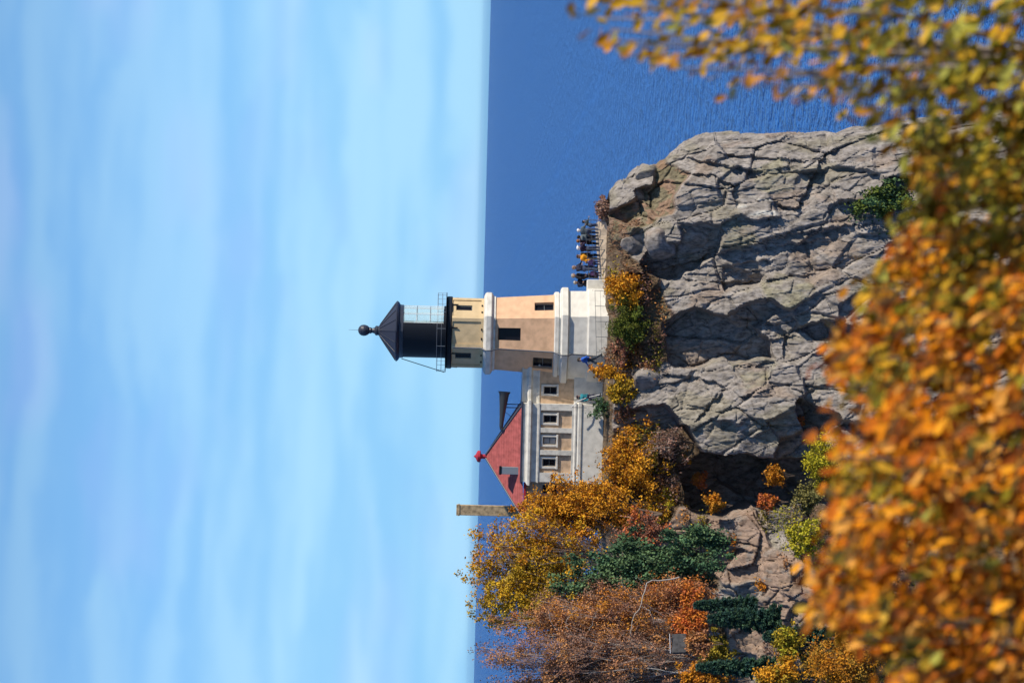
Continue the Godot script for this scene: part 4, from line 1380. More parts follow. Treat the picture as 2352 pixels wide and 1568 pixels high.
	for a in [[1600, 1400, 1230, 62, 182.0, "russet half-bare birch with a forked white trunk beside the cedars", [DUSTY[0], DUSTY[1], ORANGE[1]]], [1630, 1455, 1180, 70, 180.0, "large russet birch with white limbs in its middle", [ORANGE[0], ORANGE[1], DUSTY[2]]], [1620, 1520, 1150, 70, 178.0, "tall russet birch below the lake horizon near the picture's edge", [DUSTY[0], DUSTY[1], DUSTY[2]]], [1600, 1570, 1130, 66, 179.0, "outermost russet birch at the picture's lower edge", [DUSTY[0], DUSTY[1], Vector3(0.22, 0.17, 0.15)]], [1640, 1365, 1480, 30, 181.0, "short brown birch in front of the cedars", [ORANGE[1], RED[2]]]]:
		var o := rus.duplicate()
		o.d = a[4]
		o.lean = rng.randf_range(-0.1, 0.1)
		var pal := RUSSET.duplicate()
		pal.append_array(a[6])
		bush("birch_tree", a[5], "tree", a[0], a[1], a[2], a[3], pal, o, g3)
	var g4 := "red and orange bushes on the slope"
	bush("red_bush", "bright orange red bush above the spruce tops", "bush", 1625, 1380, 1560, 30, RED, {"clumps": 40, "per": 40, "rc": 0.3, "d": 179.0}, g4)
	bush("red_bush", "larger scarlet orange bush beside the grey concrete slab", "bush", 1630, 1438, 1540, 42, RED, {"clumps": 60, "per": 44, "rc": 0.34, "d": 178.0}, g4)
	bush("olive_bush", "olive green bush below the grey concrete slab", "bush", 1690, 1500, 1600, 46, OLIVE, {"clumps": 60, "per": 40, "rc": 0.34, "d": 177.0}, g4)
	bush("russet_bush", "dull brown bush half hiding the grey concrete slab", "bush", 1640, 1478, 1572, 30, RUSSET, {"clumps": 44, "per": 40, "bare": 3, "rc": 0.32, "d": 174.5}, g4)
	bush("orange_bush", "orange yellow bush at the lower picture edge left of the spruces", "bush", 1700, 1560, 1560, 36, ORANGE, {"clumps": 60, "per": 40, "rc": 0.34, "d": 175.0}, g4)
	bush("orange_bush", "orange bush between the spruce and the lower picture edge", "bush", 1850, 1560, 1735, 44, [YELLOW[0], ORANGE[0], OLIVE[1]], {"clumps": 80, "per": 46, "rc": 0.36, "d": 168.0}, g4)
	bush("orange_bush", "fine-leaved orange brown bush beside the blurred leaves", "bush", 2060, 1530, 1862, 90, [ORANGE[0], YELLOW[3], Vector3(0.40, 0.24, 0.04)], {"clumps": 200, "per": 46, "rc": 0.42, "leaf": 0.06, "d": 150.0}, g4)
	bush("yellow_bush", "yellow green willow bush below the spruces", "bush", 1850, 1478, 1775, 34, [LIME[2], OLIVE[1], GOLD[1]], {"clumps": 50, "per": 40, "rc": 0.32, "d": 170.0}, g4)
	var g5 := "blue green spruces on the slope"
	for a in [[1800, 1424, 1618, 34, 174.0, "blue green spruce in front of the pink rock, bare snags at its foot"], [1745, 1393, 1585, 22, 176.0, "narrow dark spruce at the corner of the pink rock"], [1790, 1536, 1590, 25, 172.0, "narrow spruce near the lower picture edge among orange bushes"], [1900, 1465, 1745, 30, 171.0, "dark spruce beside the blurred orange leaves"]]:
		fir("spruce_tree", a[5], a[0], a[1], a[2], a[3], SPRUCE, {"whorls": 34, "per": 150.0, "droop": 0.15, "dense": true, "taper": 0.6, "d": a[4]}, g5)
	bush("spruce_tree", "lone dark green spruce clinging to the grey cliff face", "tree", 2100, 466, 1956, 54, [MOSS[0], MOSS[1], GREEN[0], GREEN[3]], {"clumps": 95, "per": 80, "rc": 0.34, "tallness": 2.0, "upright": 1.2, "leaf": 0.10, "low": 0.1, "stems": 2, "d": 193.4}, g5)
	bush("russet_bush", "dry brown shrub at the right-hand end of the terrace wall", "bush", 1402, 482, 1368, 22, DUSTY, {"clumps": 26, "per": 40, "bare": 3, "rc": 0.3, "d": 202.0}, g1)
	var g6 := "small bushes in the gully"
	bush("lime_bush", "bright yellow green bush at the gully foot beside the blurred leaves", "bush", 1945, 1062, 1848, 52, LIME, {"clumps": 80, "per": 44, "rc": 0.4, "leaf": 0.065, "d": 188.0}, g6)
	bush("pale_bush", "pale olive bush with grey stems at the gully floor", "bush", 1890, 1150, 1820, 32, [Vector3(0.25, 0.22, 0.07), Vector3(0.20, 0.19, 0.07)], {"clumps": 50, "per": 34, "rc": 0.34, "d": 187.0}, g6)
	bush("lime_bush", "lemon yellow bush on the slope left of the pale bush", "bush", 1905, 1240, 1798, 42, LIME, {"clumps": 56, "per": 34, "rc": 0.36, "bare": 2, "d": 182.0}, g6)
	bush("grey_shrub", "grey leafless shrub with a few lime leaves above the pink rock", "bush", 1850, 1195, 1770, 44, [LIME[2], OLIVE[0], DUSTY[0]], {"clumps": 44, "per": 12, "bare": 6, "rc": 0.4, "twig": Vector3(0.3, 0.27, 0.24), "d": 184.0}, g6)
	bush("orange_bush", "rusty orange bush hanging in the mouth of the dark gully", "bush", 1805, 1092, 1758, 26, ORANGE, {"clumps": 30, "per": 34, "rc": 0.26, "d": 191.0}, g6)
	bush("orange_bush", "small flame orange bush on the gully floor", "bush", 1790, 1152, 1735, 20, RED, {"clumps": 26, "per": 30, "rc": 0.22, "d": 190.0}, g6)
	bush("orange_bush", "small orange yellow bush at the foot of the gully's back wall", "bush", 1662, 1160, 1618, 22, ORANGE, {"clumps": 26, "per": 34, "rc": 0.24, "d": 190.0}, g6)
	bush("russet_bush", "tiny rust red shrub in the cleft below the big block", "bush", 1850, 972, 1808, 14, RED, {"clumps": 16, "per": 26, "rc": 0.2, "d": 192.5}, g6)
	bush("orange_bush", "tiny orange shrub in a crack of the gully's shaded wall", "bush", 1590, 1052, 1565, 12, ORANGE, {"clumps": 12, "per": 26, "rc": 0.16, "d": 193.5}, g6)
	bush("russet_bush", "dull red shrub in the deep shade of the gully", "bush", 1625, 1100, 1590, 18, RED, {"clumps": 18, "per": 26, "rc": 0.2, "d": 194.5}, g6)

# leafless white birch limbs lying across the russet crowns
func dead_birch(label: String, at: Vector3, runs: Array) -> void:
	var t := thing("dead_birch", label, "tree", at, "bare white birches")
	var main := true
	for r in runs:
		var s := Soup.new()
		var pts := []
		var cv := Curve3D.new()
		var way := []
		for p in r[0]:
			way.append(P(p[0], p[1], p[2] + 0.6) - at)
		for k in way.size():
			var tan: Vector3 = (way[mini(k + 1, way.size() - 1)] - way[maxi(k - 1, 0)]) * 0.18
			cv.add_point(way[k], -tan, tan)
		for k in 15:
			pts.append(cv.sample_baked(cv.get_baked_length() * k / 14.0) + rdir() * (0.07 if k > 0 else 0.0))
		s.limb(pts, r[1] * 0.55, r[2] * 0.5, Color(0.36, 0.33, 0.30), 7)
		part("trunk" if main else "branch", s.mesh(), M.bark, t)
		main = false

func dead_birches() -> void:
	dead_birch("leaning bare white birch trunk across the russet trees", P(1560, 1330, 178.5), [[[[1560, 1325, 178.5], [1487, 1338, 178], [1480, 1365, 177.8], [1470, 1395, 177.5], [1452, 1425, 177.2], [1442, 1475, 177]], 0.085, 0.03], [[[1485, 1345, 178], [1468, 1330, 177.8], [1455, 1322, 177.8]], 0.03, 0.012], [[[1476, 1390, 177.6], [1498, 1412, 177.3], [1500, 1432, 177.3]], 0.03, 0.012]])
	dead_birch("forked bare white birch crown among the russet trees", P(1420, 1490, 177.5), [[[[1560, 1500, 177.5], [1420, 1480, 177.5], [1330, 1462, 177.5], [1275, 1440, 177.5], [1262, 1400, 177.4]], 0.07, 0.025], [[[1318, 1458, 177.5], [1300, 1425, 177.4], [1330, 1395, 177.3]], 0.04, 0.012], [[[1300, 1450, 177.5], [1255, 1460, 177.4], [1225, 1425, 177.3]], 0.03, 0.01], [[[1345, 1466, 177.5], [1365, 1420, 177.3], [1372, 1395, 177.3]], 0.035, 0.012]])
	dead_birch("bare pale branches near the picture's lower edge", P(1560, 1545, 176.0), [[[[1640, 1540, 176], [1560, 1545, 176], [1470, 1535, 176], [1340, 1545, 176]], 0.07, 0.02], [[[1500, 1538, 176], [1470, 1512, 175.8], [1400, 1505, 175.8]], 0.035, 0.012]])

# dry grass and seedlings on the soil of the cliff top
func dry_grass() -> void:
	var s := Soup.new()
	for k in 9000:
		var Y := rng.randf_range(505, 1260)
		var X := rng.randf_range(1400, 1545)
		if n_tint.get_noise_2d(X * 0.06, Y * 0.06) < -0.12:
			continue
		var p := ground_fast(X, Y)
		if hit_kind != 3 and hit_kind != 1:
			continue
		var hh := rng.randf_range(0.12, 0.42)
		var c := Vector3(0.26, 0.19, 0.11).lerp(Vector3(0.30, 0.13, 0.08), rng.randf() * 0.8)
		var u := (Vector3.UP + rdir() * 0.45).normalized() * hh * 0.5
		s.leaf(p + u * 0.8, u, u.cross(rdir()).normalized() * 0.03, shade(c, rng.randf_range(0.6, 1.3)))
	var o := part("dry_grass", s.mesh(), M.leaves, self)
	o.set_meta("kind", "stuff")
	tag(o, "brown and rust coloured dry grass along the cliff top", "grass")
	var litter := Soup.new()
	for k in 850:                       # tussocks and low brush that run into each other
		var Y := rng.randf_range(1090, 1620) if k < 760 else rng.randf_range(620, 1120)
		var X := rng.randf_range(1440, 2150) if k < 760 else rng.randf_range(1410, 1530)
		var p := ground_fast(X, Y)
		if hit_kind != 3 and rng.randf() < 0.88:
			continue
		var tone := n_tint.get_noise_2d(X * 0.02, Y * 0.02) * 3.0 + rng.randf_range(-0.8, 0.8)
		var pal: Array = OLIVE if tone < -0.7 else (DUSTY if tone < 0.0 else (RUSSET if tone < 0.9 else ORANGE))
		var base: Vector3 = pal[rng.randi() % pal.size()] * rng.randf_range(0.5, 1.0)
		var rad := rng.randf_range(0.18, 0.55)
		for q in int(rng.randf_range(50, 130)):
			var g := Vector3(rng.randfn() * rad, absf(rng.randfn()) * rad * 1.1, rng.randfn() * rad * 0.7 + 0.15)
			var u := (Vector3.UP * 0.7 + rdir()).normalized() * rng.randf_range(0.06, 0.13)
			litter.leaf(p + g, u, u.cross(rdir()).normalized() * rng.randf_range(0.025, 0.06), shade(base, rng.randf_range(0.6, 1.3)))
	o = part("undergrowth", litter.mesh(), M.leaves, self)
	o.set_meta("kind", "stuff")
	tag(o, "low brown undergrowth covering the wooded slope", "undergrowth")

func ground_fast(X: float, Y: float) -> Vector3:
	var d := 194.0
	var p := P(X, Y, d)
	for k in 3:
		d = lerpf(d, d - (face_z(p.x, p.y) - p.z), 0.85)
		p = P(X, Y, d)
	return p

# ------------------------------------------------------------------ people
# a body meshed from a field of tapered capsules joined with a smooth minimum. bones: [a, b, ra, rb, colour]
func blob(bones: Array, cell: float, k: float, into: Soup, tf := Transform3D()) -> void:
	var lo := Vector3.ONE * 1e9
	var hi := -lo
	for b in bones:
		for e in [0, 1]:
			var r: float = b[2 + e] + cell * 2.0
			lo = lo.min(b[e] - Vector3.ONE * r)
			hi = hi.max(b[e] + Vector3.ONE * r)
	var nx := int((hi.x - lo.x) / cell) + 2
	var ny := int((hi.y - lo.y) / cell) + 2
	var nz := int((hi.z - lo.z) / cell) + 2
	var f := PackedFloat32Array()
	f.resize(nx * ny * nz)
	f.fill(1.0)
	var near := PackedFloat32Array()
	near.resize(f.size())
	near.fill(9.0)
	var who := PackedInt32Array()
	who.resize(f.size())
	for bi in bones.size():
		var b: Array = bones[bi]
		var a: Vector3 = b[0]
		var ab: Vector3 = b[1] - a
		var ra: float = b[2]
		var rb: float = b[3]
		var l2 := maxf(ab.length_squared(), 1e-9)
		var m := maxf(ra, rb) + k + cell * 2.0
		var p0 := ((a.min(b[1]) - Vector3.ONE * m - lo) / cell)
		var p1 := ((a.max(b[1]) + Vector3.ONE * m - lo) / cell)
		for z in range(maxi(0, int(p0.z)), mini(nz - 1, int(p1.z) + 1) + 1):
			for y in range(maxi(0, int(p0.y)), mini(ny - 1, int(p1.y) + 1) + 1):
				for x in range(maxi(0, int(p0.x)), mini(nx - 1, int(p1.x) + 1) + 1):
					var p := lo + Vector3(x, y, z) * cell - a
					var t := clampf(p.dot(ab) / l2, 0.0, 1.0)
					var d := (p - ab * t).length() - lerpf(ra, rb, t)
					var q := (z * ny + y) * nx + x
					if d < near[q]:
						near[q] = d
						who[q] = bi
					var h := maxf(k - absf(f[q] - d), 0.0) / k
					f[q] = minf(f[q], d) - h * h * k * 0.25
	var at := {}
	var sx := 1
	var sy := nx
	var sz := nx * ny
	for z in nz - 1:
		for y in ny - 1:
			for x in nx - 1:
				var q := (z * ny + y) * nx + x
				var s := 0
				for c in 8:
					if f[q + (c & 1) * sx + ((c >> 1) & 1) * sy + (c >> 2) * sz] < 0.0:
						s += 1
				if s == 0 or s == 8:
					continue
				var sum := Vector3.ZERO
				var cnt := 0
				for e in [[0, 1], [2, 3], [4, 5], [6, 7], [0, 2], [1, 3], [4, 6], [5, 7], [0, 4], [1, 5], [2, 6], [3, 7]]:
					var ca: int = e[0]
					var cb: int = e[1]
					var fa := f[q + (ca & 1) * sx + ((ca >> 1) & 1) * sy + (ca >> 2) * sz]
					var fb := f[q + (cb & 1) * sx + ((cb >> 1) & 1) * sy + (cb >> 2) * sz]
					if (fa < 0.0) != (fb < 0.0):
						var g := fa / (fa - fb)
						sum += Vector3(ca & 1, (ca >> 1) & 1, ca >> 2).lerp(Vector3(cb & 1, (cb >> 1) & 1, cb >> 2), g)
						cnt += 1
				at[q] = into.v.size()
				into.v.append(tf * (lo + (Vector3(x, y, z) + sum / cnt) * cell))
				var gr := Vector3(f[q + sx] - f[q], f[q + sy] - f[q], f[q + sz] - f[q]).normalized()
				into.n.append((tf.basis * gr).normalized())
				var col: Vector3 = bones[who[q]][4]
				into.c.append(Color(col.x, col.y, col.z))
	for z in range(1, nz - 1):
		for y in range(1, ny - 1):
			for x in range(1, nx - 1):
				var q := (z * ny + y) * nx + x
				for ax in 3:
					var st: int = [sx, sy, sz][ax]
					var u: int = [sy, sz, sx][ax]
					var w: int = [sz, sx, sy][ax]
					if (f[q] < 0.0) != (f[q + st] < 0.0):
						var c := [q, q - u, q - u - w, q - w]
						if not (at.has(c[0]) and at.has(c[1]) and at.has(c[2]) and at.has(c[3])):
							continue
						var i0: int = at[c[0]]
						var i1: int = at[c[1]]
						var i2: int = at[c[2]]
						var i3: int = at[c[3]]
						if f[q] >= 0.0:
							into.i.append_array(PackedInt32Array([i0, i1, i2, i0, i2, i3]))
						else:
							into.i.append_array(PackedInt32Array([i0, i2, i1, i0, i3, i2]))

# a person 1.72 m tall before scaling, facing +z. o: coat, legs, hair, skin, pose
func person(label: String, at: Vector3, tall: float, turn: float, o: Dictionary, group := "") -> void:
	var skin: Vector3 = o.get("skin", Vector3(0.42, 0.27, 0.20))
	var coat: Vector3 = o.coat
	var legs: Vector3 = o.legs
	var hair: Vector3 = o.hair
	var shoe := Vector3(0.03, 0.028, 0.027)
	var stride: float = o.get("stride", 0.0)
	var arms: String = o.get("arms", "down")
	var bend: float = o.get("bend", 0.0)
	var V := func(x: float, y: float, z: float) -> Vector3: return Vector3(x, y, z)
	var hip := Vector3(0, 0.93, 0)
	var chest := Vector3(0, 1.28, 0.02 + 0.35 * bend)
	var neck := Vector3(0, 1.46, 0.01 + 0.55 * bend)
	var head := Vector3(0, 1.60, 0.04 + 0.68 * bend)
	var b := []
	b.append([hip + V.call(-0.05, 0, 0), hip + V.call(0.05, 0, 0), 0.135, 0.135, legs])
	b.append([hip + V.call(0, 0.08, 0), chest, 0.135, 0.15, coat])
	b.append([chest + V.call(-0.10, 0.03, 0), chest + V.call(0.10, 0.03, 0), 0.125, 0.125, coat])
	b.append([neck + V.call(-0.13, -0.06, 0), neck + V.call(0.13, -0.06, 0), 0.075, 0.075, coat])
	b.append([neck + V.call(0, -0.04, 0), head + V.call(0, -0.06, -0.01), 0.06, 0.055, skin])
	for s in [-1.0, 1.0]:
		var st: float = stride * s
		var kn := Vector3(0.11 * s, 0.50, 0.04 + st * 0.5)
		var an := Vector3(0.12 * s, 0.09, -0.02 + st)
		b.append([Vector3(0.09 * s, 0.88, 0), kn, 0.092, 0.065, legs])
		b.append([kn, an, 0.064, 0.045, legs])
		b.append([an + Vector3(0, -0.04, -0.03), an + Vector3(0.015 * s, -0.055, 0.15), 0.042, 0.035, shoe])
		var sh := neck + Vector3(0.185 * s, -0.07, 0)
		var el := sh + Vector3(0.05 * s, -0.27, -0.04)
		var wr := el + Vector3(-0.01 * s, -0.23, 0.08)
		if arms == "rail":
			el = sh + Vector3(0.05 * s, -0.22, 0.10)
			wr = el + Vector3(-0.04 * s, -0.06, 0.23)
		elif arms == "camera" :
			el = sh + Vector3(0.08 * s, -0.20, 0.14)
			wr = el + Vector3(-0.15 * s, 0.20, 0.10)
		elif arms == "swing":
			el = sh + Vector3(0.04 * s, -0.26, -0.12 * s)
			wr = el + Vector3(0.0, -0.20, 0.13 - 0.10 * s)
		b.append([sh, el, 0.062, 0.050, coat])
		b.append([el, wr, 0.048, 0.036, o.get("sleeve", coat)])
		# the hand: palm, four unequal fingers bent at the knuckle and a thumb
		var d := (wr - el).normalized()
		var sd := d.cross(Vector3.UP).normalized() if absf(d.y) < 0.95 else Vector3.RIGHT
		var fr := sd.cross(d).normalized()
		var hb := []
		var pc := wr + d * 0.075
		hb.append([wr, pc, 0.024, 0.026, skin])
		for q in 4:
			var off := fr * (0.030 - 0.020 * q)
			var ln: float = [0.036, 0.042, 0.039, 0.030][q]
			var k1 := pc + off + d * ln
			hb.append([pc + off * 0.8, k1, 0.0100, 0.0092, skin])
			hb.append([k1, k1 + (d * 0.6 + sd * 0.8 * s).normalized() * ln * 0.9, 0.0092, 0.0080, skin])
		hb.append([wr + d * 0.03 + fr * 0.02, wr + d * 0.07 + fr * 0.055, 0.012, 0.0095, skin])
		hb.append([wr + d * 0.07 + fr * 0.055, wr + d * 0.10 + fr * 0.058 + sd * 0.02 * s, 0.0095, 0.0085, skin])
		o["hands"] = o.get("hands", []) + [hb]
	var body := Soup.new()
	blob(b, 0.032, 0.06, body)
	for hb in o.hands:
		blob(hb, 0.009, 0.010, body)
	# head with brow, nose, jaw, ears, eyes and mouth
	var hd := []
	hd.append([head + Vector3(0, 0.03, -0.012), head + Vector3(0, 0.05, 0.0), 0.092, 0.088, skin])
	hd.append([head + Vector3(0, -0.03, 0.012), head + Vector3(0, -0.075, 0.045), 0.070, 0.045, skin])
	hd.append([head + Vector3(0, 0.012, 0.092), head + Vector3(0, -0.022, 0.108), 0.010, 0.016, skin])
	hd.append([head + Vector3(-0.026, -0.062, 0.082), head + Vector3(0.026, -0.062, 0.082), 0.010, 0.010, skin * 0.55])
	for s in [-1.0, 1.0]:
		hd.append([head + Vector3(0.085 * s, 0.01, -0.01), head + Vector3(0.088 * s, -0.03, -0.005), 0.018, 0.013, skin])
		hd.append([head + Vector3(0.033 * s, 0.016, 0.083), head + Vector3(0.033 * s, 0.016, 0.084), 0.012, 0.012, Vector3(0.04, 0.03, 0.03)])
	blob(hd, 0.014, 0.02, body)
	var node := part("person", body.mesh(), M.person, self)
	node.transform = Transform3D(Basis(Vector3.UP, turn).scaled(Vector3.ONE * tall / 1.72) * Basis.from_scale(Vector3(1.0 + 0.28 * o.get("bulk", 1.0), 1.0, 1.0 + 0.32 * o.get("bulk", 1.0))), at)
	tag(node, label, "person", group)
	var hr := Soup.new()
	var hs := []
	hs.append([head + Vector3(0, 0.05, -0.02), head + Vector3(0, 0.062, 0.0), 0.100, 0.096, hair])
	hs.append([head + Vector3(0, 0.03, -0.05), head + Vector3(0, -0.05, -0.06), 0.075, 0.055, hair])
	if o.get("long", false):
		hs.append([head + Vector3(0, -0.02, -0.07), head + Vector3(0, -0.2, -0.09), 0.07, 0.055, hair])
	if o.get("cap", false):
		hs.append([head + Vector3(0, 0.07, 0.05), head + Vector3(0, 0.055, 0.15), 0.055, 0.035, hair])
	blob(hs, 0.018, 0.03, hr)
	part("cap" if o.get("cap", false) else "hair", hr.mesh(), M.person, node)

func people() -> void:
	var g := "visitors on the overlook terrace"
	var navy := Vector3(0.018, 0.02, 0.045)
	var dark := Vector3(0.02, 0.022, 0.028)
	var jean := Vector3(0.045, 0.06, 0.12)
	var grey := Vector3(0.10, 0.13, 0.15)
	var rows := [
		[1379, 518, 1.25, 2.0, {"coat": grey * 0.7, "legs": jean, "hair": dark, "arms": "rail", "bend": 0.35}, "visitor in dark grey bending over the far end of the railing"],
		[1380, 531, 1.62, 2.6, {"coat": grey, "legs": jean, "hair": Vector3(0.62, 0.60, 0.62), "arms": "rail", "cap": true}, "visitor in a slate grey jacket and a pale cap"],
		[1381, 545, 1.64, -2.4, {"coat": grey * 0.9, "legs": dark, "hair": Vector3(0.03, 0.025, 0.02), "arms": "down"}, "dark-haired visitor in a slate grey jacket"],
		[1382, 555, 1.72, 2.9, {"coat": Vector3(0.05, 0.025, 0.03), "legs": dark, "hair": Vector3(0.22, 0.10, 0.05), "arms": "camera"}, "auburn-haired visitor in a dark brown top"],
		[1383, 572, 1.74, 2.2, {"coat": Vector3(0.025, 0.018, 0.04), "legs": jean, "hair": Vector3(0.60, 0.62, 0.68), "arms": "camera", "cap": true}, "visitor in a dark purple jacket and white cap"],
		[1384, 591, 1.78, 0.6, {"coat": Vector3(0.62, 0.27, 0.02), "legs": dark, "hair": Vector3(0.07, 0.04, 0.03), "long": true, "arms": "down"}, "long-haired visitor in a bright orange shirt"],
		[1384, 604, 1.18, 0.3, {"coat": Vector3(0.36, 0.26, 0.62), "legs": Vector3(0.05, 0.05, 0.12), "hair": Vector3(0.45, 0.30, 0.34), "arms": "down"}, "child in a lilac jacket in front of the orange shirt"],
		[1374, 617, 1.78, 0.9, {"coat": navy, "legs": jean, "hair": Vector3(0.30, 0.20, 0.16), "arms": "rail"}, "tall visitor in a navy coat beside the lilac child"],
		[1374, 636, 1.84, 1.4, {"coat": dark, "legs": dark, "hair": Vector3(0.34, 0.30, 0.26), "arms": "down"}, "tallest visitor in black close to the tower"],
		[1376, 651, 1.74, 0.5, {"coat": navy * 0.8, "legs": dark, "hair": Vector3(0.42, 0.40, 0.36), "arms": "rail"}, "visitor in black nearest the lighthouse plinth"],
		[1386, 630, 1.08, 0.2, {"coat": Vector3(0.30, 0.16, 0.34), "legs": Vector3(0.12, 0.07, 0.12), "hair": Vector3(0.40, 0.30, 0.28), "arms": "down"}, "small child in a mauve jacket by the stair cheek"],
	]
	for r in rows:
		var p := P(r[0], r[1], 203.9 + 0.5 * sin(r[1] * 1.7))
		person(r[5], p, r[2], r[3], r[4], g)
	person("man in a bright blue shirt striding past the lighthouse plinth", P(1384, 826, 198.4), 1.68, -1.5, {"coat": Vector3(0.03, 0.11, 0.48), "legs": Vector3(0.03, 0.04, 0.06), "hair": Vector3(0.05, 0.04, 0.03), "stride": 0.26, "arms": "swing"})
	person("visitor in a teal top going down the steps by the foundation", P(1380, 914, 198.0), 1.62, 0.8, {"coat": Vector3(0.02, 0.16, 0.20), "legs": navy, "hair": Vector3(0.05, 0.03, 0.04), "long": true, "stride": 0.1, "arms": "down"})

# ------------------------------------------------------------------ near foliage
# edge of the near leaves: how far right in the picture (X) leaves begin at each Y
const LEAF_EDGE := [[-60, 1300], [0, 1325], [60, 1350], [110, 1385], [150, 1440], [175, 1660], [215, 1700], [255, 1960], [290, 1985], [340, 2070], [400, 2095], [450, 2110], [500, 2065], [560, 2085], [610, 2010], [640, 1990], [690, 1975], [740, 1960], [770, 1900], [800, 1880], [840, 1872], [880, 1915], [930, 1975], [975, 1900], [1010, 1905], [1080, 1915], [1140, 1905], [1200, 1890], [1250, 1850], [1275, 1815], [1300, 1860], [1350, 1850], [1400, 1845], [1440, 1900], [1480, 1950], [1520, 2000], [1568, 2020], [1640, 2040]]

func leaf_edge(Y: float) -> float:
	for i in LEAF_EDGE.size() - 1:
		if Y >= LEAF_EDGE[i][0] and Y < LEAF_EDGE[i + 1][0]:
			return lerpf(LEAF_EDGE[i][1], LEAF_EDGE[i + 1][1], float(Y - LEAF_EDGE[i][0]) / (LEAF_EDGE[i + 1][0] - LEAF_EDGE[i][0]))
	return 2400.0

func leaf_mesh(bend: float) -> ArrayMesh:
	# ovate birch leaf 1 long, folded a little along the midrib; 8 triangles
	var st := new_st()
	var l := [Vector3(0, -0.5, 0), Vector3(0.36, -0.22, 0.10), Vector3(0.30, 0.12, 0.10 + bend), Vector3(0, 0.52, bend * 2.4), Vector3(-0.30, 0.12, 0.10 + bend), Vector3(-0.36, -0.22, 0.10)]
	var m := [Vector3(0, -0.22, 0), Vector3(0, 0.12, bend)]
	tri(st, l[0], m[0], l[1]); tri(st, l[0], l[5], m[0])
	quad(st, l[1], m[0], m[1], l[2]); quad(st, m[0], l[5], l[4], m[1])
	tri(st, l[2], m[1], l[3]); tri(st, m[1], l[4], l[3])
	return done(st)

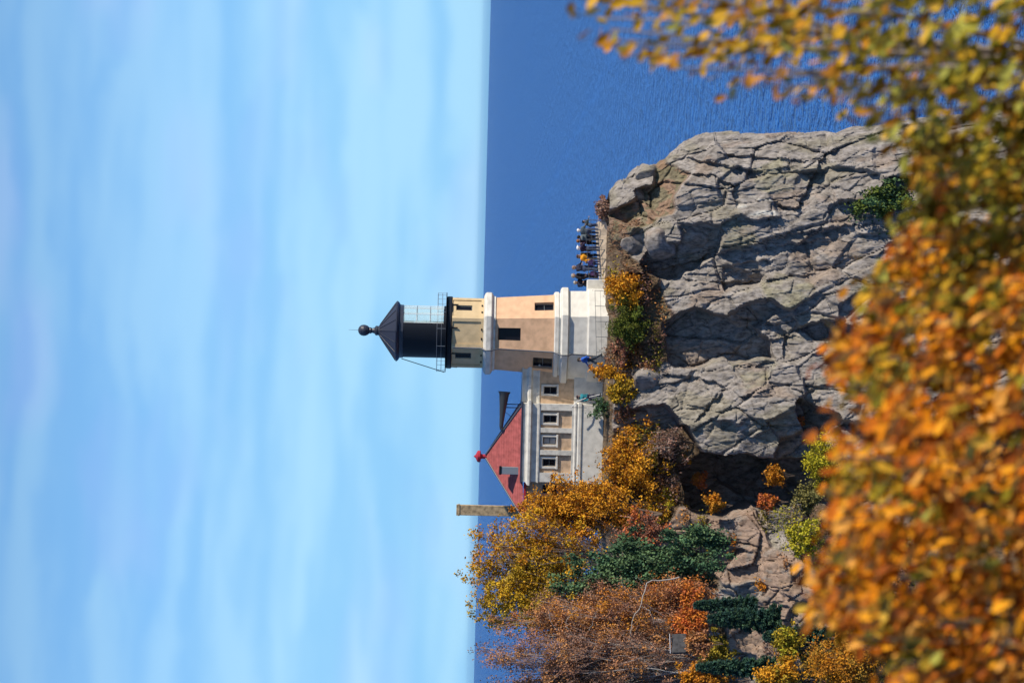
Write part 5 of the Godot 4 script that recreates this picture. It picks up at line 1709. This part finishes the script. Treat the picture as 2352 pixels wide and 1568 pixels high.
func near_leaves() -> void:
	var meshes := [leaf_mesh(0.03), leaf_mesh(-0.06), leaf_mesh(0.12)]
	var tones := {
		"orange": [Vector3(0.64, 0.22, 0.006), Vector3(0.56, 0.16, 0.005), Vector3(0.70, 0.30, 0.014), Vector3(0.42, 0.11, 0.008), Vector3(0.68, 0.32, 0.06), Vector3(0.27, 0.065, 0.008)],
		"gold": [Vector3(0.56, 0.31, 0.02), Vector3(0.48, 0.21, 0.012), Vector3(0.40, 0.24, 0.015), Vector3(0.26, 0.17, 0.015), Vector3(0.62, 0.38, 0.05), Vector3(0.34, 0.14, 0.012)],
		"olive": [Vector3(0.16, 0.135, 0.010), Vector3(0.22, 0.18, 0.012), Vector3(0.32, 0.23, 0.014), Vector3(0.085, 0.07, 0.006), Vector3(0.34, 0.33, 0.06), Vector3(0.22, 0.10, 0.008)],
	}
	var mats := {}
	for k in tones:
		mats[k] = []
		for c in tones[k]:
			var m := mat(lin(c.x, c.y, c.z), 0.65, 0.0, 0.2)
			m.cull_mode = BaseMaterial3D.CULL_DISABLED
			m.backlight_enabled = true
			m.backlight = Color(0.45, 0.42, 0.30)
			mats[k].append(m)
	var mass := mat(Color(1, 1, 1), 0.65, 0.0, 0.2)
	mass.vertex_color_use_as_albedo = true
	mass.cull_mode = BaseMaterial3D.CULL_DISABLED
	mass.backlight_enabled = true
	mass.backlight = Color(0.45, 0.42, 0.30)
	# Y range, tone, label, distances
	var trees := [
		[-60, 300, "gold", "blurred gold and olive leafy branch over the lake close to the camera", 9.0, 11.5],
		[300, 620, "olive", "blurred olive green leafy branch over the foot of the grey cliff", 9.5, 12.5],
		[620, 900, "orange", "blurred orange branch with green yellow leaves hiding the cliff's middle foot", 9.0, 12.5],
		[900, 1240, "orange", "blurred orange branch covering the gully and lower slope", 8.5, 12.0],
		[1240, 1640, "orange", "blurred orange branch at the picture's lower corner", 8.5, 12.0],
	]
	var gaps := noise(0.011, 3, 201)
	var mixn := noise(0.006, 3, 203)
	for t in trees:
		var foot := P(2352.0, (t[0] + t[1]) / 2.0, t[5])
		foot.y = 40.3
		var node := thing("birch_tree", t[3], "tree", foot, "blurred near branches")
		var wood := Soup.new()
		var bark := Vector3(0.24, 0.20, 0.17)
		# stem and limbs that rise into the picture from below
		var stem := [Vector3.ZERO, Vector3(0.05, 1.0, 0.02), P(2420, (t[0] + t[1]) / 2.0 + 20, t[5]) - foot]
		wood.limb([Vector3(0, -0.5, 0), stem[1], stem[2]], 0.05, 0.03, shade(bark, 1.0), 7)
		var limbs := []
		for k in 14:
			var Y := lerpf(t[0], t[1], (k + rng.randf()) / 14.0)
			var d := rng.randf_range(t[4], t[5])
			var tip := P(leaf_edge(Y) + rng.randf_range(10, 60), Y, d) - foot
			var st0: Vector3 = stem[1].lerp(stem[2], rng.randf_range(0.5, 1.0))
			var mid := st0.lerp(tip, 0.5) + Vector3(0, -0.10, 0) + rdir() * 0.06
			wood.limb([st0, mid, mid.lerp(tip, 0.6) + rdir() * 0.03, tip], 0.016, 0.003, shade(bark, rng.randf_range(0.5, 1.8)), 5)
			limbs.append([st0, mid, tip])
		part("limbs", wood.mesh(), M.bark, node)
		var made := []
		var want: int = 1750 if t[0] < 0 else (2500 if t[0] < 1000 else 2900)
		var tries := 0
		while made.size() < want and tries < 40000:
			tries += 1
			var Y := rng.randf_range(t[0], t[1])
			var ed := leaf_edge(Y)
			var X := rng.randf_range(ed - (25.0 if Y < 300.0 else -6.0), 2400.0)
			var dens := 1.0
			if Y < 300.0:
				dens = smoothstep(ed - 30.0, ed + 560.0, X) * 0.8 + 0.22
				dens *= 0.12 + 1.1 * smoothstep(-0.08, 0.16, gaps.get_noise_2d(X, Y))
			else:
				dens = smoothstep(ed - 30.0, ed + 90.0, X) * 0.8 + 0.25
				dens *= 0.08 + 1.0 * smoothstep(-0.22, 0.16, gaps.get_noise_2d(X, Y))
			if rng.randf() > dens:
				continue
			# a spray of leaves on one twig
			made.append([X, Y])
			for q in rng.randi() % 4:
				made.append([X + rng.randfn() * 22.0, Y + rng.randfn() * 22.0])
		# the nearest ones are leaves of their own, the rest one mass
		var rest := []
		for k in made.size():
			var X: float = made[k][0]
			var Y: float = made[k][1]
			var own := k < 290
			var d := rng.randf_range(t[4], t[4] + 0.6) if own else rng.randf_range(t[4] + 0.2, t[5])
			var p := P(X, Y, d) - foot
			var tone: String = t[2]
			var mx := mixn.get_noise_2d(X, Y)
			if tone == "orange" and (Y < 760.0 and mx > -0.12 or mx > 0.28):
				tone = "gold" if rng.randf() < 0.6 else "olive"
			elif tone == "olive" and (X < 2180.0 and Y > 430.0 and mx < 0.05):
				tone = "orange"
			elif tone == "olive" and (mx < -0.25 or rng.randf() < 0.12):
				tone = "gold"
			elif tone == "gold" and (X > 1960.0 and rng.randf() < 0.75 or rng.randf() < 0.2):
				tone = "olive"
			var s := rng.randf_range(0.022, 0.052)
			# blades hang and turn loosely, most of them facing the light
			var nrm := (Vector3(0.30, 0.35, 0.45) + rdir() * 1.0).normalized()
			var down := (Vector3(0.7, -0.75, 0) + rdir() * 0.65)
			var yv := (down - nrm * down.dot(nrm)).normalized()
			var b := Basis(yv.cross(nrm).normalized(), yv, nrm).scaled_local(Vector3(1.0, 1.55, 1.0) * s)
			var mi := rng.randi() % 6
			if own:
				var o := part("leaf", meshes[rng.randi() % 3], mats[tone][mi], node)
				o.transform = Transform3D(b, p)
			else:
				rest.append([Transform3D(b, p), tones[tone][mi]])
		var mm := MultiMesh.new()
		mm.transform_format = MultiMesh.TRANSFORM_3D
		mm.use_colors = true
		mm.mesh = meshes[0]
		mm.instance_count = rest.size()
		for k in rest.size():
			var c: Vector3 = rest[k][1]
			mm.set_instance_transform(k, rest[k][0])
			mm.set_instance_color(k, Color(c.x, c.y, c.z))
		var o := MultiMeshInstance3D.new()
		o.name = "foliage"
		o.multimesh = mm
		o.material_override = mass
		o.set_meta("kind", "stuff")
		node.add_child(o, true)

func concrete_slab() -> void:
	var t := thing("concrete_slab", "small grey concrete slab with a pale rail on the wooded slope", "slab", P(1555, 1480, 176.0))
	var st := new_st()
	box(st, Vector3(0, -0.2, -0.6), Vector3(1.15, 0.9, 0.4), Basis(Vector3.UP, 0.3) * Basis(Vector3.RIGHT, -0.3), 0.03)
	part("slab", done(st), weathered(lin(0.085, 0.085, 0.09), 0.4, 1.2, 63), t)
	st = new_st()
	tube(st, [Vector3(-0.55, 0.35, -0.4), Vector3(0.6, 0.42, -0.5)], [0.025, 0.025], 6)
	part("rail", done(st), M.rail_white, t)

func _ready() -> void:
	rng.seed = 20240917
	set_camera()
	set_sky_and_sun()
	materials()
	lake()
	prepare_cliff()
	headland()
	near_slope()
	boulders()
	print("land ", Time.get_ticks_msec())
	var T := P(1385, 772, 202.0)
	lighthouse(T)
	fog_building(P(1379, 1020, 199.0))
	chimney(P(1376, 1178, 208.0))
	overlook()
	print("buildings ", Time.get_ticks_msec())
	people()
	print("people ", Time.get_ticks_msec())
	vegetation()
	dead_birches()
	dry_grass()
	concrete_slab()
	print("plants ", Time.get_ticks_msec())
	near_leaves()
	print("done ", Time.get_ticks_msec())
